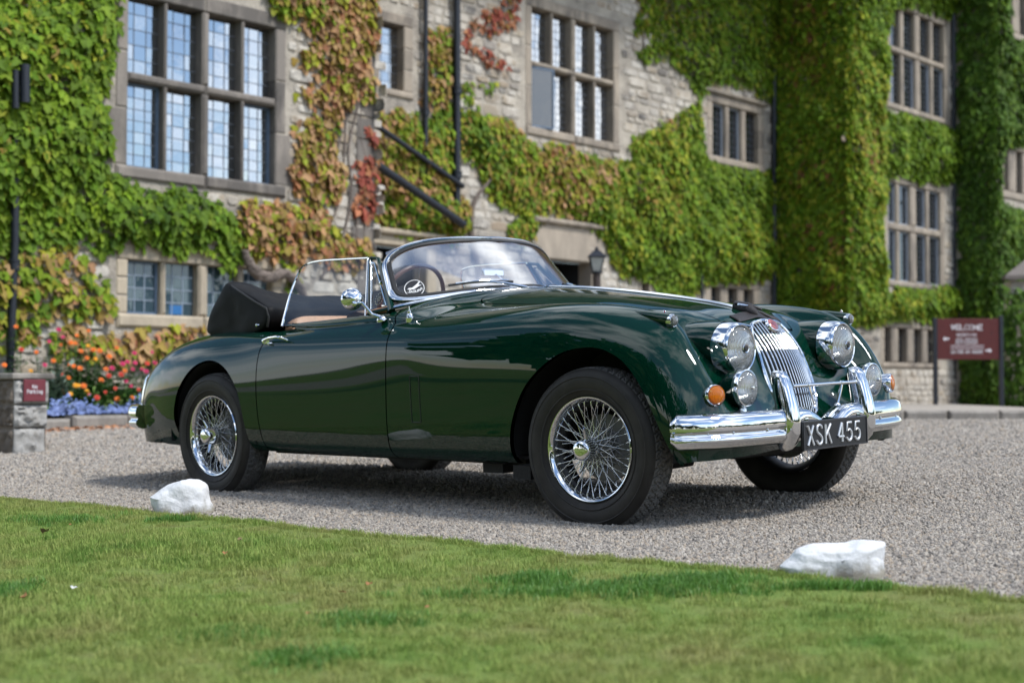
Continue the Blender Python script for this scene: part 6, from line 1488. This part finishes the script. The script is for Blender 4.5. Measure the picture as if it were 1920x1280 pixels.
# ---- pillar with the parking plate
pc = on_ground(25, 853); PA = Plane(pc[:2], np.array([.697, .717]), np.array([.717, -.697])); PB = Plane(pc[:2], np.array([-.717, .697])*1.0, np.array([-.697, -.717]))
pil = empty('stone_pillar', pc); tag(pil, 'squared pale stone wall end with a flat cap at the left edge', 'pillar')
M_rock = dressed_mat('rock_faced_stone', (.42, .41, .385), (.19, .18, .165), .3); M_rockb = dressed_mat('brown_shaded_stone', (.20, .165, .13), (.08, .07, .058), .5)  # brown stone is darker: the shade of the left face is in its colour
ptop = at_depth(60, 700, pc[1])[2]; wp = PA.W(88, 780)[0]
zz_ = [pc[2]-.06, PA.W(50, 802)[1], PA.W(50, 758)[1], ptop-.045]
def rockface(a, b, z0, z1, pl, mat, dep, seed, nm='block'):
    r = np.random.default_rng(seed); nx, nz = 14, 10; G = []
    for i in range(nx+1):
        row = []
        for j in range(nz+1):
            u, v = i/nx, j/nz; e = min(u, 1-u, v, 1-v); o_ = .0 if e < .001 else .022+.016*r.normal()*.6+.012*math.sin(u*9+seed)*math.sin(v*7+seed)
            row.append(pl.P(a+(b-a)*u, z0+(z1-z0)*v, dep+max(o_, 0)))
        G.append(row)
    m = MB(); m.grid(G); bar(m, pl, a, b, z0, z1, -.02, dep-.004)
    o = m.build(nm, mat, pil, True, auto=60); o.location = -Vector(pil.location); return o
for k in range(3):
    rockface(.004, wp+(-.02, .0, .01)[k], zz_[k]+.006, zz_[k+1]-.006, PA, M_rock, .0, 3+k)
    xs = (0.0, .17, .40, .66, .95) if k % 2 else (0.0, .25, .48, .70, .95)
    for a, b in zip(xs, xs[1:]): rockface(a+.006, b-.006, zz_[k]+.006, zz_[k+1]-.006, PB, M_rockb, -.015, 30+k*7+int(a*10))
m = MB(); A_ = [PA.P(-.03, 0, .03), PA.P(wp+.05, 0, .03), PA.P(wp+.05, 0, -1.0), PA.P(-.03, 0, -1.0)]
for z0, z1 in ((ptop-.042, ptop+.004),):
    m.add([(p[0], p[1], z0) for p in A_]+[(p[0], p[1], z1) for p in A_], [(3, 2, 1, 0), (4, 5, 6, 7)]+[(i, (i+1) % 4, 4+(i+1) % 4, 4+i) for i in range(4)])
o = m.build('cap', M_kerb, pil, False, bevel=.012); o.location = -Vector(pil.location)
m = MB(); m.add([PA.P(a, z, d_) for d_ in (-.02, -.97) for a, z in ((.01, zz_[0]), (wp, zz_[0]), (wp, zz_[3]), (.01, zz_[3]))], [(0, 1, 2, 3), (7, 6, 5, 4), (0, 4, 5, 1), (1, 5, 6, 2), (2, 6, 7, 3), (3, 7, 4, 0)]); o = m.build('core', M_rockb, pil, False); o.location = -Vector(pil.location)
M_maroon = simple('sign_maroon', (.155, .026, .035), .45); M_signtext = simple('sign_lettering', (.72, .68, .70), .5)
a0, a1 = PA.W(39, 730)[0], PA.W(80, 730)[0]; zc0, zc1 = PA.W(59, 752)[1], PA.W(59, 711)[1]
sg = empty('parking_sign', PA.P((a0+a1)/2, (zc0+zc1)/2, .05)); tag(sg, 'small maroon No Parking plate fixed on the stone pillar', 'sign')
m = MB(); bar(m, PA, a0, a1, zc0, zc1, .035, .050, .003); o = m.build('plate', M_maroon, sg, False); o.location = -Vector(sg.location)
cx, cz = (a0+a1)/2, (zc0+zc1)/2; wS = a1-a0; hS = zc1-zc0
def sign_text(pl, txt, cx, zb, h, w, gap, out, parent, mat, wt_=.16):
    m = MB()
    for P in text_polys(txt, h, w, gap, wt_): m.add([pl.P(cx+x, zb+y, out) for x, y in P], [tuple(range(len(P)))])
    o = m.build('lettering', mat, parent, False); o.location = -Vector(parent.location); return o
sign_text(PA, 'No', cx+.0*wS, cz+.10*hS, hS*.15, wS*.095, wS*.035, .0525, sg, M_signtext, .2); sign_text(PA, 'Parking', cx+.0*wS, cz-.13*hS, hS*.16, wS*.078, wS*.024, .0525, sg, M_signtext, .2)
m = MB(); m.add([PA.P(cx-.30*wS+x*wS, cz+.20*hS+y*hS, .0525) for x, y in ((0, 0), (.05, .02), (.10, .14), (.06, .13), (.03, .06))], [(0, 1, 2, 3, 4)]); o = m.build('emblem', simple('emblem_dark', (.05, .01, .012), .5), sg, False); o.location = -Vector(sg.location)
# ---- welcome sign
DS = 24.5; w0, w1 = at_depth(1757, 640, DS), at_depth(1873, 640, DS); PS = Plane(w0[:2], (w1-w0)[:2]/np.linalg.norm((w1-w0)[:2]), np.array([0, -1.0])); PS.n = np.array([PS.d[1], -PS.d[0]])
ws_ = empty('welcome_sign', (*PS.P((w1-w0)[0]/2, 0)[:2], float(gz(*w0[:2]))+.1)); tag(ws_, 'dark red welcome sign board between two black posts', 'sign')
def sb_(m, nm, mat, parent=ws_): o = m.build(nm, mat, parent, False); o.location = -HOFF2 if parent is ws_ else (0, 0, 0); return o
HOFF2 = Vector(ws_.location)
wl_ = np.linalg.norm((w1-w0)[:2]); zb0, zb1 = PS.W(1815, 674)[1], PS.W(1815, 597)[1]; zg = PS.W(1815, 757)[1]
m = MB(); bar(m, PS, 0.0, wl_, zb0, zb1, -.02, .02, .004); bd_ = sb_(m, 'board', simple('sign_red', (.085, .008, .006), .6))
for a, zt_ in ((-.035, zb1+.01), (wl_+.035, zb1+.05)):
    m = MB(); bar(m, PS, a-.034, a+.034, zg-.25, zt_, -.035, .035, .006); sb_(m, 'post', M_iron)
def st(txt, px, py, h, w, gap, wt_=.2):
    a, z = PS.W(px, py); m = MB()
    for P in text_polys(txt, h, w, gap, wt_): m.add([PS.P(a+x, z+y, .0225) for x, y in P], [tuple(range(len(P)))])
    sb_(m, 'lettering', M_signtext, bd_)
u_ = DS/F_PX
st('WELCOME', 1812, 618, 9*u_, 6.6*u_, 1.9*u_); st('RECEPTION', 1811.5, 630, 4.6*u_, 3.1*u_, 1.0*u_); st('HOTEL ENTRANCE', 1812, 638, 3.8*u_, 2.1*u_, .75*u_); st('RESTAURANT', 1812, 644, 4.4*u_, 3.1*u_, 1.1*u_); st('CAR PARK AND GARDENS', 1812, 662, 5.2*u_, 2.2*u_, .85*u_)
for y in (648, 653): m = MB(); a0_, z_ = PS.W(1782, y); a1_, _ = PS.W(1844, y); bar(m, PS, a0_, a1_, z_-.6*u_, z_+.6*u_, .02, .0225); sb_(m, 'rule', M_signtext, bd_)
for x, y, s_ in ((1773, 635, -1), (1853, 657, 1)):
    a, z = PS.W(x, y); m = MB(); m.add([PS.P(a+s_*dx*u_, z+dy*u_, .0225) for dx, dy in ((6, 0), (1, 4.5), (1, 1.6), (-6, 1.6), (-6, -1.6), (1, -1.6), (1, -4.5))], [tuple(range(7))]); sb_(m, 'arrow', M_signtext, bd_)
a, z = PS.W(1858, 626); m = MB(); m.add([PS.P(a+dx*u_, z+dy*u_, .0225) for dx, dy in ((-3, -5), (0, -3), (3, 4), (1, 5), (-1, 1))], [tuple(range(5))]); sb_(m, 'emblem', simple('emblem_dark_red', (.05, .006, .006), .5), bd_)
# ---- lantern on its post by the doorway
DLn = 19.5; lp = at_depth(1119, 560, DLn); lz = lambda y: at_depth(1119, y, DLn)[2]; gl_ = float(gz(lp[0], lp[1])); ln = empty('lamp_post', (lp[0], lp[1], gl_)); tag(ln, 'black lantern on a post outside the dark doorway', 'street lamp')
def lq(y): return lz(y)-gl_
m = MB(); m.tube([(0, 0, 0), (0, 0, lq(512))], .055, 12); m.lathe([(.12, 0), (.12, .1), (.07, .14), (.06, .5)], (0, 0, 0), (0, 0, 1), 14); m.build('post', simple('post_bronze', (.05, .035, .03), .6), ln)
m = MB(); m.lathe([(.02, lq(463)), (.035, lq(466)), (.03, lq(469)), (.07, lq(471)), (.165, lq(480)), (.172, lq(482)), (.14, lq(484))], (0, 0, 0), (0, 0, 1), 4); m.build('lantern_roof', M_iron, ln, False)
m = MB(); m.lathe([(.135, lq(484)), (.075, lq(509))], (0, 0, 0), (0, 0, 1), 4); m.build('lantern_glass', simple('lantern_pane', (.38, .39, .36), .15), ln, False)
for k in range(4):
    a = PI/2*k; b_ = Vector((0, 0, 1)).orthogonal().normalized(); c_ = Vector((0, 0, 1)).cross(b_); d_ = b_*math.cos(a)+c_*math.sin(a); m = MB(); m.tube([d_*.138+Vector((0, 0, lq(483))), d_*.078+Vector((0, 0, lq(510)))], .009, 6); m.build('glazing_bar', M_iron, ln)
m = MB(); m.lathe([(0, lq(508)), (.085, lq(509)), (.085, lq(512)), (.05, lq(514))], (0, 0, 0), (0, 0, 1), 12); m.build('lantern_base', M_iron, ln)
# ---- right hand pavement with rough kerb stones
k0 = at_depth(1640, 788, 17.6); k1 = at_depth(2080, 792, 17.4); kd = (k1-k0)[:2]/np.linalg.norm((k1-k0)[:2]); PK = Plane(k0[:2], kd, np.array([kd[1], -kd[0]])); kl = np.linalg.norm((k1-k0)[:2])
def kz(a): P = PK.P(a, 0); return float(gz(P[0], P[1]))
kb2 = empty('pavement_kerb', k0); tag(kb2, 'row of rough stone kerb blocks along the right hand pavement', 'kerb')
s = 0; kr = random.Random(8)
while s < kl:
    w_ = kr.uniform(.30, .62); m = MB(); bar(m, PK, s+.006, s+w_-.006, kz(s)-.1, kz(s)+.125+kr.uniform(-.006, .006), -.16, kr.uniform(-.01, .02), .03); o = m.build('stone', M_kerb, kb2, False); o.location = -Vector(kb2.location); s += w_
pv = MB(); pv.grid([[PK.P(a, kz(a)+.118+.004*d_*0, -d_) for d_ in (.15, 2, 5, 9)] for a in np.linspace(-.3, kl, 8)]); o = pv.build('pavement', simple('pavement_grit', (.36, .32, .27), .95, 0, .5, 50), None, False); tag(o, 'pale pavement in front of the right wing', kind='structure')
# bank of dark ivy and a porch roof at the right edge
pr_ = empty('porch', at_depth(1915, 640, 22.0)); tag(pr_, 'small stone slated porch roof at the right edge', 'porch')
q_ = at_depth(1886, 600, 26.5); PP = Plane(q_[:2], np.array([1.0, 0]), np.array([0, -1.0])); z_e = at_depth(1885, 516, 26.5)[2]; m = MB()
m.add([PP.P(0, z_e, 0), PP.P(3, z_e, 0), PP.P(3, z_e+.75, -1.2), PP.P(1.25, z_e+.75, -1.2), PP.P(.98, z_e, -2.4)], [(0, 1, 2, 3), (0, 3, 4)]); bar(m, PP, 0, 3, z_e-.07, z_e-.004, -.2, .0)
o = m.build('roof', simple('stone_slate', (.15, .13, .115), .9, 0, .5, 20), pr_, False); o.location = -Vector(pr_.location)
m = MB(); bar(m, PP, .18, 3, -.2, z_e-.09, -.6, -.22); o = m.build('wall', M_rubble, pr_, False); o.location = -Vector(pr_.location)
i14, n = ivy('ivy', 'low dark ivy bank on the porch wall right of the sign', [(PP, [(1872, 545), (1960, 535), (1960, 765), (1872, 765)], 260, P_DGREEN, .35)], 44, 60, size=.13, stems=2)
# ------------------------------------------------------------------ parkland trees across the lawn, seen only in reflections; the near left ones are added to darken them
tr_m = MB(); tk = MB(); tr = random.Random(77)
def park_tree(x, y, h, w_):
    z0 = float(gz(x, y)); tk.tube([(x, y, z0-.3), (x+.1, y, z0+h*.45), (x, y, z0+h*.8)], [.28, .2, .07], 7)
    for k in range(190):
        u, v, q = tr.gauss(0, 1), tr.gauss(0, 1), tr.gauss(0, 1); l = math.sqrt(u*u+v*v+q*q); rr = tr.random()**.4; c = Vector((x+u/l*rr*w_, y+v/l*rr*w_, z0+h*.58+q/l*rr*h*.46)); a = Vector((tr.gauss(0, 1), tr.gauss(0, 1), tr.gauss(0, 1))).normalized()*tr.uniform(.45, .95); b = a.orthogonal().normalized()*tr.uniform(.4, .8)
        tr_m.add([c-a, c+b, c+a, c-b], [(0, 1, 2, 3)])
for k in range(64):
    az = math.radians(118+k*(352-118)/64+tr.uniform(-2, 2)); d_ = tr.uniform(30, 44) if az > math.radians(150) else tr.uniform(60, 80); hh = tr.uniform(6, 10.5) if az > math.radians(150) else tr.uniform(4.5, 7.5)
    if math.radians(185) < az: hh *= 1.75
    x, y = d_*math.sin(az), d_*math.cos(az)
    if NV @ (np.array([x, y])-PL.o) < 8: continue
    park_tree(x, y, hh, hh*.42)
for k in range(26):
    az = math.radians(62+k*60/26); d_ = tr.uniform(75, 95); park_tree(d_*math.sin(az), d_*math.cos(az), tr.uniform(4, 7.5), tr.uniform(2.5, 4))
for x_, y_, h_ in ((-14.5, 1, 8.5), (-15.5, -4, 9.5), (-14.2, 4.6, 7.5), (-18, -9, 11), (-17, -1.5, 10), (-13.5, -7.5, 7.5)): park_tree(x_, y_, h_, h_*.36)  # unseen near trees, added to block the sky from the car side's reflection
o = tr_m.build('park_and_blocker_trees', simple('park_foliage', (.035, .07, .016), .8, 0, 0, 2, .4), None, False); tag(o, 'belt of park trees beyond the lawn and added near trees that darken reflections', kind='stuff'); o2 = tk.build('park_and_blocker_trunks', M_bark, None); tag(o2, 'trunks of the park trees beyond the lawn and of the added near trees', kind='stuff')
